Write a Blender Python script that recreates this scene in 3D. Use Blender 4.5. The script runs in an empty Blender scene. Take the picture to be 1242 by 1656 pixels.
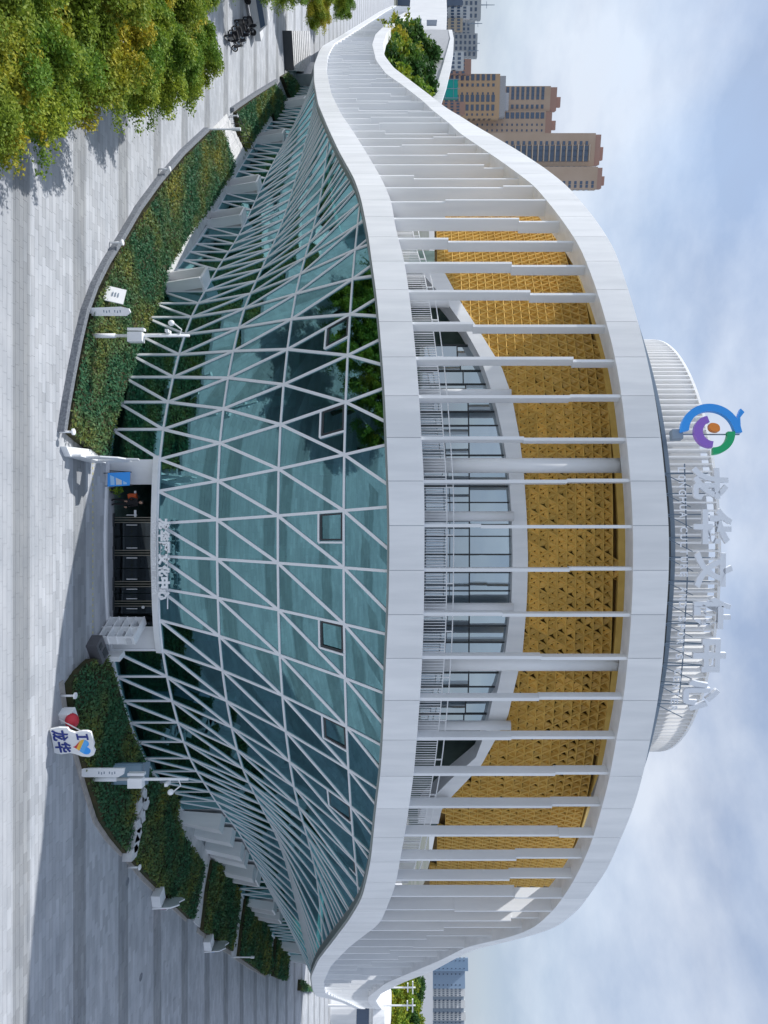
import bpy, bmesh, math, random
import numpy as np
from mathutils import Vector, Matrix
from mathutils.geometry import tessellate_polygon

random.seed(7)
rng = np.random.default_rng(7)
SC = bpy.context.scene
COL = SC.collection
F, YC, XH, H = 1148.0, 828.0, 700.0, 18.0      # lens in photo pixels, centre line, horizon, camera height (m)

# ------------------------------------------------------------------ camera (photo is turned a quarter: its right edge is up)
cd = bpy.data.cameras.new("camera")
cam = bpy.data.objects.new("camera", cd)
COL.objects.link(cam)
cam.matrix_world = Matrix(((0, -1, 0, 0), (0, 0, -1, 0), (1, 0, 0, H), (0, 0, 0, 1)))
cd.sensor_width = 36.0
cd.lens = F / 1656.0 * 36.0
cd.shift_x = -(XH - 621.0) / 1656.0
cd.clip_start = 0.1
cd.clip_end = 6000.0
SC.camera = cam

# ------------------------------------------------------------------ sky and sun
SUN = Vector((-23.6, 4.2, 29.8)).normalized()
EL = math.asin(SUN.z)
AZ = math.atan2(SUN.x, SUN.y)
world = bpy.data.worlds.new("World")
SC.world = world
world.use_nodes = True
wn, wl = world.node_tree.nodes, world.node_tree.links
wn.clear()
wo = wn.new("ShaderNodeOutputWorld")
bg = wn.new("ShaderNodeBackground")
bg.inputs[1].default_value = 0.10
sky = wn.new("ShaderNodeTexSky")
sky.sky_type = 'NISHITA'
sky.sun_disc = False
sky.sun_elevation = EL
sky.sun_rotation = AZ
sky.air_density = 1.2
sky.dust_density = 1.0
sky.ozone_density = 2.0
tc = wn.new("ShaderNodeTexCoord")
mp = wn.new("ShaderNodeMapping")
mp.inputs['Scale'].default_value = (1.0, 1.0, 1.9)
mp.inputs['Rotation'].default_value = (0.2, 0.1, 0.6)
nz = wn.new("ShaderNodeTexNoise")
nz.inputs['Scale'].default_value = 2.3
nz.inputs['Detail'].default_value = 7.0
nz.inputs['Roughness'].default_value = 0.52
nz.inputs['Distortion'].default_value = 0.5
rp = wn.new("ShaderNodeValToRGB")
rp.color_ramp.elements[0].position = 0.30
rp.color_ramp.elements[0].color = (0.70, 0.70, 0.70, 1)
rp.color_ramp.elements[1].position = 0.66
rp.color_ramp.elements[1].color = (0.97, 0.97, 0.97, 1)
mx = wn.new("ShaderNodeMixRGB")
nz2 = wn.new("ShaderNodeTexNoise")
nz2.inputs['Scale'].default_value = 2.2
nz2.inputs['Detail'].default_value = 8.0
nz2.inputs['Roughness'].default_value = 0.56
rp2 = wn.new("ShaderNodeValToRGB")
rp2.color_ramp.elements[0].position = 0.40
rp2.color_ramp.elements[0].color = (1.85, 2.25, 3.1, 1)
rp2.color_ramp.elements[1].position = 0.62
rp2.color_ramp.elements[1].color = (3.65, 3.95, 4.5, 1)
wl.new(tc.outputs['Generated'], mp.inputs['Vector'])
wl.new(mp.outputs['Vector'], nz.inputs['Vector'])
wl.new(mp.outputs['Vector'], nz2.inputs['Vector'])
wl.new(nz.outputs['Fac'], rp.inputs['Fac'])
wl.new(nz2.outputs['Fac'], rp2.inputs['Fac'])
wl.new(rp.outputs['Color'], mx.inputs['Fac'])
wl.new(sky.outputs['Color'], mx.inputs['Color1'])
wl.new(rp2.outputs['Color'], mx.inputs['Color2'])
wl.new(mx.outputs['Color'], bg.inputs['Color'])
wl.new(bg.outputs['Background'], wo.inputs['Surface'])

sd = bpy.data.lights.new("sun", 'SUN')
sd.energy = 2.05
sd.angle = math.radians(0.5)
sd.color = (1.0, 0.975, 0.94)
sun = bpy.data.objects.new("sun", sd)
COL.objects.link(sun)
sun.rotation_euler = SUN.to_track_quat('Z', 'Y').to_euler()
SC.view_settings.view_transform = 'Standard'
SC.view_settings.look = 'None'
SC.view_settings.exposure = 1.05
SC.view_settings.gamma = 1.0
SC.view_settings.use_curve_mapping = False
SC.cycles.max_bounces = 8
SC.cycles.transparent_max_bounces = 12

# ------------------------------------------------------------------ helpers
def at(x, y, D):                      # a surveyed point: photo pixel + distance -> metres
    return Vector(((y - YC) * D / F, D, H + (x - XH) * D / F))

def gp(x, y, z=0.0):                  # the ground point seen at a photo pixel
    return at(x, y, (H - z) * F / (XH - x))

def proj(p):
    return XH + (p[2] - H) * F / p[1], YC + p[0] * F / p[1]

def tag(o, label=None, cat=None, group=None, kind=None):
    if label: o['label'] = label
    if cat: o['category'] = cat
    if group: o['group'] = group
    if kind: o['kind'] = kind
    return o

def empty(name, loc=(0, 0, 0), rz=0.0, parent=None):
    o = bpy.data.objects.new(name, None)
    o.empty_display_size = 0.2
    COL.objects.link(o)
    o.location = loc
    o.rotation_euler = (0, 0, rz)
    if parent: o.parent = parent
    return o

def thing(name, label, cat, loc=(0, 0, 0), rz=0.0, group=None):
    return tag(empty(name, loc, rz), label, cat, group)

def copy_tree(o, parent=None):
    c = o.copy()
    COL.objects.link(c)
    if parent: c.parent = parent
    for ch in list(o.children):
        copy_tree(ch, c)
    return c

class MB:
    def __init__(s):
        s.v, s.f = [], []
    def poly(s, pts):
        n = len(s.v)
        s.v += [tuple(p) for p in pts]
        s.f.append(tuple(range(n, n + len(pts))))
    def hexa(s, a, b):                # a: 4 corners, b: the 4 opposite corners
        n = len(s.v)
        s.v += [tuple(p) for p in a] + [tuple(p) for p in b]
        s.f += [(n, n+3, n+2, n+1), (n+4, n+5, n+6, n+7), (n, n+1, n+5, n+4), (n+1, n+2, n+6, n+5), (n+2, n+3, n+7, n+6), (n+3, n, n+4, n+7)]
    def box(s, c, sx, sy, sz, rz=0.0):
        c = Vector(c)
        ca, sa = math.cos(rz), math.sin(rz)
        def P(x, y, z): return (c.x + x*ca - y*sa, c.y + x*sa + y*ca, c.z + z)
        x, y, z = sx/2, sy/2, sz/2
        s.hexa([P(-x,-y,-z), P(x,-y,-z), P(x,y,-z), P(-x,y,-z)], [P(-x,-y,z), P(x,-y,z), P(x,y,z), P(-x,y,z)])
    def beam(s, p, q, w, d, nrm, lift=0.0):
        p, q, nrm = Vector(p), Vector(q), Vector(nrm)
        t = (q - p)
        if t.length < 1e-5: return
        t.normalize()
        b = t.cross(nrm)
        if b.length < 1e-5: b = t.orthogonal()
        b.normalize()
        n = b.cross(t).normalized()
        if n.dot(nrm) < 0: n = -n
        def ring(c):
            return [c - b*w/2 + n*(lift - d/2), c + b*w/2 + n*(lift - d/2), c + b*w/2 + n*(lift + d/2), c - b*w/2 + n*(lift + d/2)]
        s.hexa(ring(p), ring(q))
    def tube(s, pts, rad, n=8, cap=True):
        pts = [Vector(p) for p in pts]
        if not hasattr(rad, '__len__'): rad = [rad] * len(pts)
        base = len(s.v)
        for i, p in enumerate(pts):
            t = (pts[min(i+1, len(pts)-1)] - pts[max(i-1, 0)]).normalized()
            a = t.orthogonal().normalized() if i == 0 else (a - t*a.dot(t)).normalized()
            b = t.cross(a)
            for k in range(n):
                an = 2*math.pi*k/n
                s.v.append(tuple(p + (a*math.cos(an) + b*math.sin(an))*rad[i]))
        for i in range(len(pts)-1):
            for k in range(n):
                s.f.append((base+i*n+k, base+i*n+(k+1) % n, base+(i+1)*n+(k+1) % n, base+(i+1)*n+k))
        if cap:
            s.f.append(tuple(base+k for k in range(n))[::-1])
            s.f.append(tuple(base+(len(pts)-1)*n+k for k in range(n)))
    def mesh(s, name, mat):
        m = bpy.data.meshes.new(name)
        m.from_pydata(s.v, [], s.f)
        if mat: m.materials.append(mat)
        m.update()
        return m
    def obj(s, name, mat, parent=None, kind=None, smooth=False, fix=True):
        m = s.mesh(name, mat)
        if fix:
            bm = bmesh.new(); bm.from_mesh(m)
            bmesh.ops.recalc_face_normals(bm, faces=bm.faces)
            bm.to_mesh(m); bm.free()
        if smooth:
            m.polygons.foreach_set('use_smooth', [True]*len(m.polygons))
        return link(name, m, parent, kind)

def link(name, mesh, parent=None, kind=None):
    o = bpy.data.objects.new(name, mesh)
    COL.objects.link(o)
    if parent: o.parent = parent
    if kind: o['kind'] = kind
    return o

# ------------------------------------------------------------------ materials
def mat(name, col, rough=0.6, metal=0.0, noise=None, var=0.0, bump=0.0, spec=0.5, stretch=None):
    """plain principled colour with optional noise mottling (col2, scale) and per-object variation"""
    m = bpy.data.materials.new(name)
    m.use_nodes = True
    n, l = m.node_tree.nodes, m.node_tree.links
    b = n['Principled BSDF']
    b.inputs['Base Color'].default_value = (*col, 1)
    b.inputs['Roughness'].default_value = rough
    b.inputs['Metallic'].default_value = metal
    b.inputs['Specular IOR Level'].default_value = spec
    src = None
    if noise:
        col2, scale = noise
        t = n.new('ShaderNodeTexCoord')
        x = n.new('ShaderNodeTexNoise')
        x.inputs['Scale'].default_value = scale
        x.inputs['Detail'].default_value = 5
        r = n.new('ShaderNodeValToRGB')
        r.color_ramp.elements[0].position = 0.36
        r.color_ramp.elements[1].position = 0.64
        r.color_ramp.elements[0].color = (*col, 1)
        r.color_ramp.elements[1].color = (*col2, 1)
        if stretch:
            mpp = n.new('ShaderNodeMapping'); mpp.inputs['Scale'].default_value = stretch
            l.new(t.outputs['Object'], mpp.inputs['Vector']); l.new(mpp.outputs['Vector'], x.inputs['Vector'])
        else: l.new(t.outputs['Object'], x.inputs['Vector'])
        l.new(x.outputs['Fac'], r.inputs['Fac'])
        src = r.outputs['Color']
        if bump:
            bp = n.new('ShaderNodeBump')
            bp.inputs['Strength'].default_value = bump
            bp.inputs['Distance'].default_value = 0.02
            l.new(x.outputs['Fac'], bp.inputs['Height'])
            l.new(bp.outputs['Normal'], b.inputs['Normal'])
    if var:
        oi = n.new('ShaderNodeObjectInfo')
        mr = n.new('ShaderNodeMapRange')
        mr.inputs['To Min'].default_value = 1 - var
        mr.inputs['To Max'].default_value = 1 + var
        l.new(oi.outputs['Random'], mr.inputs['Value'])
        hs = n.new('ShaderNodeHueSaturation')
        l.new(mr.outputs['Result'], hs.inputs['Value'])
        if src: l.new(src, hs.inputs['Color'])
        else: hs.inputs['Color'].default_value = (*col, 1)
        src = hs.outputs['Color']
    if src: l.new(src, b.inputs['Base Color'])
    return m

def glass_mat(name, tint, gloss, base, edge):
    m = bpy.data.materials.new(name)
    m.use_nodes = True
    n, l = m.node_tree.nodes, m.node_tree.links
    n.clear()
    o = n.new('ShaderNodeOutputMaterial')
    tr = n.new('ShaderNodeBsdfTransparent'); tr.inputs['Color'].default_value = (*tint, 1)
    gl = n.new('ShaderNodeBsdfGlossy'); gl.inputs['Color'].default_value = (*gloss, 1); gl.inputs['Roughness'].default_value = 0.02
    lw = n.new('ShaderNodeLayerWeight'); lw.inputs['Blend'].default_value = 0.35
    mr = n.new('ShaderNodeMapRange'); mr.inputs['To Min'].default_value = base; mr.inputs['To Max'].default_value = edge
    mxs = n.new('ShaderNodeMixShader')
    ge = n.new('ShaderNodeNewGeometry'); nx = n.new('ShaderNodeTexNoise'); nx.inputs['Scale'].default_value = 0.55; nx.inputs['Detail'].default_value = 2
    bp = n.new('ShaderNodeBump'); bp.inputs['Strength'].default_value = 0.10; bp.inputs['Distance'].default_value = 0.04
    l.new(ge.outputs['Position'], nx.inputs['Vector']); l.new(nx.outputs['Fac'], bp.inputs['Height']); l.new(bp.outputs['Normal'], gl.inputs['Normal'])
    l.new(lw.outputs['Fresnel'], mr.inputs['Value'])
    l.new(mr.outputs['Result'], mxs.inputs['Fac'])
    l.new(tr.outputs[0], mxs.inputs[1]); l.new(gl.outputs[0], mxs.inputs[2])
    l.new(mxs.outputs[0], o.inputs['Surface'])
    return m

def leaf_mat(name, c1, c2, c3, scale, hi=0.6):
    m = bpy.data.materials.new(name)
    m.use_nodes = True
    n, l = m.node_tree.nodes, m.node_tree.links
    b = n['Principled BSDF']
    b.inputs['Roughness'].default_value = 0.6
    b.inputs['Specular IOR Level'].default_value = 0.25
    t = n.new('ShaderNodeTexCoord')
    big = n.new('ShaderNodeTexNoise'); big.inputs['Scale'].default_value = scale; big.inputs['Detail'].default_value = 4
    r = n.new('ShaderNodeValToRGB')
    r.color_ramp.elements[0].position = 0.44; r.color_ramp.elements[0].color = (*c1, 1)
    r.color_ramp.elements[1].position = hi; r.color_ramp.elements[1].color = (*c2, 1)
    ge = n.new('ShaderNodeNewGeometry')
    r2 = n.new('ShaderNodeMixRGB'); r2.inputs['Color2'].default_value = (*c3, 1)
    mr = n.new('ShaderNodeMapRange'); mr.inputs['From Min'].default_value = 0.5; mr.inputs['To Max'].default_value = 0.9
    l.new(t.outputs['Object'], big.inputs['Vector'])
    l.new(big.outputs['Fac'], r.inputs['Fac'])
    l.new(ge.outputs['Random Per Island'], mr.inputs['Value'])
    l.new(mr.outputs['Result'], r2.inputs['Fac'])
    l.new(r.outputs['Color'], r2.inputs['Color1'])
    l.new(r2.outputs['Color'], b.inputs['Base Color'])
    tl = n.new('ShaderNodeBsdfTranslucent')
    l.new(r2.outputs['Color'], tl.inputs['Color'])
    ms = n.new('ShaderNodeMixShader'); ms.inputs['Fac'].default_value = 0.3
    l.new(b.outputs[0], ms.inputs[1]); l.new(tl.outputs[0], ms.inputs[2])
    l.new(ms.outputs[0], n['Material Output'].inputs['Surface'])
    return m

BAND0, BANDS, BANDW = 31.05, 5.115, 1.3
def paving_mat(name, joints):
    m = bpy.data.materials.new(name)
    m.use_nodes = True
    n, l = m.node_tree.nodes, m.node_tree.links
    b = n['Principled BSDF']
    b.inputs['Roughness'].default_value = 0.75
    g = n.new('ShaderNodeNewGeometry')
    sep = n.new('ShaderNodeSeparateXYZ')
    l.new(g.outputs['Position'], sep.inputs[0])
    # darker granite courses across the square
    a = n.new('ShaderNodeMath'); a.operation = 'SUBTRACT'; a.inputs[1].default_value = BAND0 - BANDW/2 - BANDS*40
    d = n.new('ShaderNodeMath'); d.operation = 'MODULO'; d.inputs[1].default_value = BANDS
    c = n.new('ShaderNodeMath'); c.operation = 'LESS_THAN'; c.inputs[1].default_value = BANDW
    l.new(sep.outputs['Y'], a.inputs[0]); l.new(a.outputs[0], d.inputs[0]); l.new(d.outputs[0], c.inputs[0])
    n1 = n.new('ShaderNodeTexNoise'); n1.inputs['Scale'].default_value = 0.35; n1.inputs['Detail'].default_value = 6
    mpn = n.new('ShaderNodeMapping'); mpn.inputs['Scale'].default_value = (0.25, 1.4, 1)
    n2 = n.new('ShaderNodeTexNoise'); n2.inputs['Scale'].default_value = 1.4; n2.inputs['Detail'].default_value = 8
    l.new(g.outputs['Position'], n1.inputs['Vector'])
    l.new(g.outputs['Position'], mpn.inputs['Vector']); l.new(mpn.outputs[0], n2.inputs['Vector'])
    mixn = n.new('ShaderNodeMath'); mixn.operation = 'ADD'
    l.new(n1.outputs['Fac'], mixn.inputs[0]); l.new(n2.outputs['Fac'], mixn.inputs[1])
    light = n.new('ShaderNodeValToRGB')
    light.color_ramp.elements[0].position = 0.35; light.color_ramp.elements[0].color = (0.355, 0.375, 0.405, 1)
    light.color_ramp.elements[1].position = 0.66; light.color_ramp.elements[1].color = (0.485, 0.50, 0.525, 1)
    half = n.new('ShaderNodeMath'); half.operation = 'MULTIPLY'; half.inputs[1].default_value = 0.5
    l.new(mixn.outputs[0], half.inputs[0]); l.new(half.outputs[0], light.inputs['Fac'])
    dk = n.new('ShaderNodeValToRGB')
    dk.color_ramp.elements[0].position = 0.35; dk.color_ramp.elements[0].color = (0.225, 0.24, 0.26, 1)
    dk.color_ramp.elements[1].position = 0.66; dk.color_ramp.elements[1].color = (0.32, 0.33, 0.34, 1)
    l.new(half.outputs[0], dk.inputs['Fac'])
    mxc = n.new('ShaderNodeMixRGB')
    l.new(c.outputs[0], mxc.inputs['Fac']); l.new(light.outputs[0], mxc.inputs['Color1']); l.new(dk.outputs[0], mxc.inputs['Color2'])
    out = mxc.outputs[0]
    hs = n.new('ShaderNodeHueSaturation')
    mr = n.new('ShaderNodeMapRange'); mr.inputs['To Min'].default_value = 0.86; mr.inputs['To Max'].default_value = 1.10
    if joints:
        br = n.new('ShaderNodeTexBrick')
        br.inputs['Scale'].default_value = 1.0
        br.inputs['Brick Width'].default_value = 0.9
        br.inputs['Row Height'].default_value = 0.30
        br.inputs['Mortar Size'].default_value = 0.008
        br.inputs['Color1'].default_value = (0.86, 0.86, 0.86, 1); br.inputs['Color2'].default_value = (1.08, 1.08, 1.08, 1); br.inputs['Mortar'].default_value = (0.6, 0.6, 0.6, 1)
        l.new(g.outputs['Position'], br.inputs['Vector'])
        mu = n.new('ShaderNodeMixRGB'); mu.blend_type = 'MULTIPLY'; mu.inputs['Fac'].default_value = 1
        l.new(out, mu.inputs['Color1']); l.new(br.outputs['Color'], mu.inputs['Color2'])
        out = mu.outputs[0]
    else:
        l.new(g.outputs['Random Per Island'], mr.inputs['Value'])
        l.new(mr.outputs[0], hs.inputs['Value']); l.new(out, hs.inputs['Color'])
        out = hs.outputs[0]
    l.new(out, b.inputs['Base Color'])
    return m

M = dict(
    white=mat('white_metal', (0.88, 0.885, 0.89), 0.38, 0.0, ((0.79, 0.80, 0.81), 1.6), 0.045, stretch=(1, 1, .14)),
    fin=mat('white_fin', (0.82, 0.835, 0.85), 0.42, 0.0, ((0.74, 0.76, 0.785), 1.4), 0.05, stretch=(1, 1, .14)),
    mull=mat('mullion_white', (0.80, 0.81, 0.83), 0.4),
    greyp=mat('grey_panel', (0.44, 0.45, 0.47), 0.5, noise=((0.38, 0.39, 0.41), 1.5)),
    concrete=mat('pale_concrete', (0.66, 0.66, 0.66), 0.8, noise=((0.56, 0.56, 0.565), 2.2), bump=0.2),
    granite=mat('granite_kerb', (0.13, 0.145, 0.17), 0.75, noise=((0.22, 0.235, 0.26), 9.0), bump=0.3),  # shade of the left kerb's face is put into this dark blue-grey
    beige=mat('beige_edge_stone', (0.42, 0.39, 0.36), 0.8, noise=((0.33, 0.31, 0.29), 3.0)),
    gold=mat('gold_metal', (0.84, 0.58, 0.17), 0.38, 0.0, ((0.74, 0.49, 0.13), 1.2), 0.12),
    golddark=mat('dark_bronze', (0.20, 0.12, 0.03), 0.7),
    dark=mat('dark_metal', (0.03, 0.035, 0.04), 0.45),
    steel=mat('grey_steel', (0.24, 0.30, 0.37), 0.4, 0.2),
    interior=mat('interior_wall', (0.17, 0.25, 0.225), 0.9, noise=((0.07, 0.12, 0.115), 0.5)),
    slab=mat('interior_floor', (0.30, 0.36, 0.33), 0.9, noise=((0.10, 0.13, 0.12), 0.4)),
    soil=mat('bed_soil', (0.025, 0.035, 0.012), 0.95, noise=((0.06, 0.05, 0.02), 1.0)),
    asphalt=mat('asphalt', (0.07, 0.072, 0.075), 0.9, noise=((0.10, 0.10, 0.10), 0.05)),
    far=mat('far_ground', (0.10, 0.12, 0.09), 0.95, noise=((0.17, 0.17, 0.16), 0.01)),
    bark=mat('bark', (0.10, 0.075, 0.05), 0.9, noise=((0.06, 0.045, 0.03), 6.0), bump=0.5),
    letter=mat('letter_white', (0.80, 0.83, 0.88), 0.35),
    blue=mat('logo_blue', (0.03, 0.33, 0.88), 0.35), purple=mat('logo_purple', (0.30, 0.14, 0.60), 0.35),
    green=mat('logo_green', (0.0, 0.42, 0.15), 0.35), orange=mat('logo_orange', (0.85, 0.26, 0.03), 0.35),
    navy=mat('sign_navy', (0.01, 0.03, 0.22), 0.4), red=mat('sign_red', (0.55, 0.03, 0.05), 0.45),
    yellow=mat('sign_yellow', (0.85, 0.48, 0.06), 0.45), sky=mat('sign_sky', (0.10, 0.42, 0.85), 0.4), pale=mat('sign_pale', (0.35, 0.62, 0.92), 0.4),
    tact=mat('tactile_yellow', (0.55, 0.50, 0.25), 0.8),
    skin=mat('skin', (0.45, 0.27, 0.19), 0.5), black=mat('black_cloth', (0.012, 0.011, 0.013), 0.9), hair=mat('black_hair', (0.008, 0.007, 0.006), 0.5),
    tan=mat('tower_tan', (0.52, 0.40, 0.31), 0.8, noise=((0.47, 0.35, 0.26), 0.08)),
    terra=mat('tower_terracotta', (0.42, 0.26, 0.21), 0.8), cream=mat('tower_cream', (0.60, 0.50, 0.40), 0.8),
    grey=mat('city_grey', (0.42, 0.44, 0.46), 0.85, var=0.15), cityw=mat('city_white', (0.62, 0.63, 0.64), 0.85, var=0.08),
    winb=mat('window_blue', (0.05, 0.09, 0.16), 0.15, spec=0.8), teal=mat('green_netting', (0.0, 0.30, 0.25), 0.7),
    tyre=mat('tyre', (0.015, 0.015, 0.016), 0.85), paintr=mat('scooter_red', (0.35, 0.02, 0.02), 0.3), paintk=mat('scooter_black', (0.02, 0.02, 0.025), 0.3),
)
M['glass'] = glass_mat('facade_glass', (0.07, 0.30, 0.28), (0.46, 0.92, 1.0), 0.29, 0.85)
M['glassd'] = glass_mat('terrace_glass', (0.14, 0.20, 0.26), (0.80, 0.92, 1.0), 0.50, 0.92)
M['doorg'] = glass_mat('door_glass', (0.10, 0.13, 0.14), (0.6, 0.7, 0.75), 0.07, 0.6)
M['hedge'] = leaf_mat('hedge_leaf', (0.045, 0.145, 0.070), (0.27, 0.26, 0.045), (0.085, 0.20, 0.085), 0.30, 0.70)
M['leaf'] = leaf_mat('tree_leaf', (0.15, 0.27, 0.028), (0.35, 0.41, 0.038), (0.08, 0.18, 0.025), 0.35)
M['leafy'] = leaf_mat('yellow_leaf', (0.23, 0.31, 0.03), (0.50, 0.42, 0.035), (0.12, 0.20, 0.025), 0.3)
M['leafd'] = leaf_mat('dark_leaf', (0.045, 0.12, 0.03), (0.10, 0.20, 0.03), (0.035, 0.09, 0.02), 0.3)
M['pave'] = paving_mat('paving_sheet', True)
M['slabm'] = paving_mat('paving_slab', False)

# ------------------------------------------------------------------ plan curves of the building
def pchip(xk, yk, x):
    xk, yk, x = np.asarray(xk, float), np.asarray(yk, float), np.asarray(x, float)
    h = np.diff(xk); d = np.diff(yk)/h
    m = np.zeros(len(xk)); m[0], m[-1] = d[0], d[-1]
    for i in range(1, len(xk)-1):
        if d[i-1]*d[i] > 0:
            w1, w2 = 2*h[i]+h[i-1], h[i]+2*h[i-1]
            m[i] = (w1+w2)/(w1/d[i-1]+w2/d[i])
    i = np.clip(np.searchsorted(xk, x)-1, 0, len(xk)-2)
    t = (x-xk[i])/h[i]
    return ((1+2*t)*(1-t)**2*yk[i] + t*(1-t)**2*h[i]*m[i] + t*t*(3-2*t)*yk[i+1] + t*t*(t-1)*h[i]*m[i+1])

def smooth(a, n):
    k = np.hanning(2*n+3)[1:-1]; k /= k.sum()
    p = np.concatenate([2*a[0]-a[n:0:-1], a, 2*a[-1]-a[-2:-n-2:-1]])
    return np.convolve(p, k, 'valid')

YD = [(8,264),(18,196),(42,131),(61,103.7),(83,86.5),(105,79.7),(118,75),(150,67.6),(200,57.1),(250,50.4),(290,46.5),(323,44.11),(349.6,42.6),(382,41.19),(422,39.96),(468,38.85),(520,37.88),(577,37.02),(640,36.35),(707,35.9),(777,35.6),(865,35.5),
      (922,35.55),(996,35.65),(1066,35.85),(1133,36.15),(1197,36.65),(1255,37.35),(1308,38.2),(1354,39.19),(1394,40.33),(1427,41.62),(1452,43.0),(1480,45.0),(1500,46.9),(1530,50.4),(1555,54.4),(1580,59.6),(1600,65.0),(1611,70.5),(1621,88),(1631,115),(1633.6,148)]
yk, dk = np.array(YD).T
ys = np.concatenate([np.linspace(8, 120, 700), np.linspace(120.2, 1600, 2600), np.linspace(1600.2, 1633.6, 700)])
Ds = pchip(yk, dk, ys)
Ls = (ys-YC)/F*Ds
arc = np.concatenate([[0], np.cumsum(np.hypot(np.diff(Ls), np.diff(Ds)))])
L0 = 1.7
s0 = np.interp(L0, Ls, arc)
SS = np.arange(math.ceil(-s0*2)/2, arc[-1]-s0, 0.25)
TX = smooth(np.interp(SS, arc-s0, Ls), 14)
TY = smooth(np.interp(SS, arc-s0, Ds), 14)
TY = np.maximum(TY, 1)
gx, gy = np.gradient(TX, SS), np.gradient(TY, SS)
gl = np.hypot(gx, gy)
NX, NY = gy/gl, -gx/gl                       # outward
TYI = YC + TX*F/TY                           # photo row of each plan point

def tab(pts):
    a = np.array(sorted(pts), float)
    return a[:, 0], a[:, 1]
T_low = tab([(8,636),(18,615),(42,576),(61,545),(74,522),(83,516),(105,508),(131,508),(168,514.5),(208.5,531.5),(244,548),(290,573.7),(321,584),(382,596),(422,601),(468,608),(520,613),(577,618),(640,622.5),(707,625),(777,628),(850,630),(922,629.5),(996,628),(1066,624),(1133,622),(1197,619),(1255,615),(1308,608),(1354,603.5),(1394,599.5),(1427,592),(1452,586),(1486,566),(1523,538),(1553,514.5),(1580,503),(1602,506),(1611,511),(1616,535),(1621,552),(1631,574),(1633.6,599)])
T_up = tab([(8,643),(18,624),(42,587),(61,556),(70,541),(80,535),(90,530),(114,528),(153,536.5),(185,552),(217,574),(257.5,599),(290,617.7),(325,633),(382,642),(400,649),(422,654),(468,661),(520,667),(577,673),(640,678),(707,681.5),(777,686),(850,686.5),(922,686),(996,685.5),(1066,683),(1133,679),(1197,674),(1255,669),(1308,661),(1354,654),(1394,646),(1427,641),(1452,632),(1493,615),(1531,565),(1562,535),(1589,523),(1606,526),(1612,538),(1621,562),(1631,582),(1633.6,605)])
U_low = tab([(8,675),(18,657),(39,624),(56,607),(72,602),(97,608),(119,624),(137,650),(164,685),(177,698),(200,727.5),(215,743),(261,811),(300,864),(350,905),(400,939),(465,964),(517,979.5),(577,995),(640,1005.5),(708,1013),(779,1020),(853,1024),(928,1024),(1001,1021),(1073,1015),(1140,1007),(1205,995),(1263,985),(1317,970),(1362,957),(1403,939),(1436,921),(1470,897),(1500,865),(1518,820),(1528.5,760),(1552.6,713),(1589.7,624.4),(1612,596),(1620,595),(1626,600),(1631,606),(1633.6,611)])
U_up = tab([(8,683),(18,665),(39,637),(55,624),(72.5,619),(90,622),(109.5,637),(137,673),(155,697),(174,721),(193,753),(198,760),(241.5,835),(273,883),(300,917),(350,960),(400,993),(465,1015),(517,1031),(577,1046),(640,1059),(708,1069),(779,1076),(853,1082),(928,1082),(1001,1077),(1073,1072),(1140,1063),(1205,1050),(1263,1037.5),(1317,1021),(1362,1001),(1403,984),(1436,961),(1470,937),(1500,900),(1516,850),(1536.5,762),(1572,697),(1589.7,650),(1607,616),(1618.6,608),(1626,612),(1633.6,619)])
def heights(t):
    z = H + (np.interp(TYI, *t) - XH)*TY/F
    return smooth(z, 8)
ZTL, ZTU, ZUL, ZUU = heights(T_low), heights(T_up), heights(U_low), heights(U_up)
ZTU = np.maximum(ZTU, ZTL+0.5); ZUL = np.maximum(ZUL, ZTU+1.0); ZUU = np.maximum(ZUU, ZUL+0.5)
def I(s, a): return float(np.interp(s, SS, a))
def P(s, off, z):
    n = (I(s, NX), I(s, NY))
    return Vector((I(s, TX) - off*n[0], I(s, TY) - off*n[1], z))
def Nrm(s): return Vector((I(s, NX), I(s, NY), 0)).normalized()
def s_at(y): return float(np.interp(y, TYI, SS))
SMIN, SMAX = float(SS[0])+0.3, float(SS[-1])-0.3

# foot of the glass front
wk = [0, 4.5, 8, 11, 14, 16, 19, 22.9, 34, 46, 65, 100, 200]
dkk = [0, 0.35, 1.6, 3.3, 5.6, 7.8, 11.2, 16.0, 27.5, 41, 63.5, 104, 220]
ww = np.linspace(-180, 180, 3601)
BDm = smooth(38.9 + pchip(wk, dkk, np.abs(ww)), 16)
barc = np.concatenate([[0], np.cumsum(np.hypot(np.diff(ww), np.diff(BDm)))])
barc -= np.interp(0, ww, barc)
def B(s):
    return float(np.interp(s, barc, ww))+L0, float(np.interp(s, barc, BDm))
ROWS = [0.0, 2.9, 6.35, 9.8, 13.4, 17.0]
def sB_of(u, z): return 1.78*u + 1.03*12*math.tanh(u/12)*max(0.0, (z-2.9)/12.9)
def sT_of(u, z=13.0):
    b = sB_of(u, z)
    return min(max(b + 3.2*math.tanh(b/18), SMIN), SMAX)
def FP(u, z, off=0.0):
    b = sB_of(u, z)
    bx, by = B(b)
    st = sT_of(u, z)
    tx, ty = I(st, TX)-0.50*I(st, NX), I(st, TY)-0.50*I(st, NY)
    zt = min(15.8, max(I(st, ZTL), 4.4))
    k = min(max((abs(u)-3)/11, 0), 1)
    pw = 1.25 + 0.9*k*k*(3-2*k)
    g = 0.0 if z <= 2.9 else min((z-2.9)/(zt-2.9), 1.0)**pw
    x, y = bx+(tx-bx)*g, by+(ty-by)*g
    n = Nrm(st)
    return Vector((x-off*n.x, y-off*n.y, z))
def ztop(u, z=13.0): return I(sT_of(u, z), ZTL)

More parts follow.
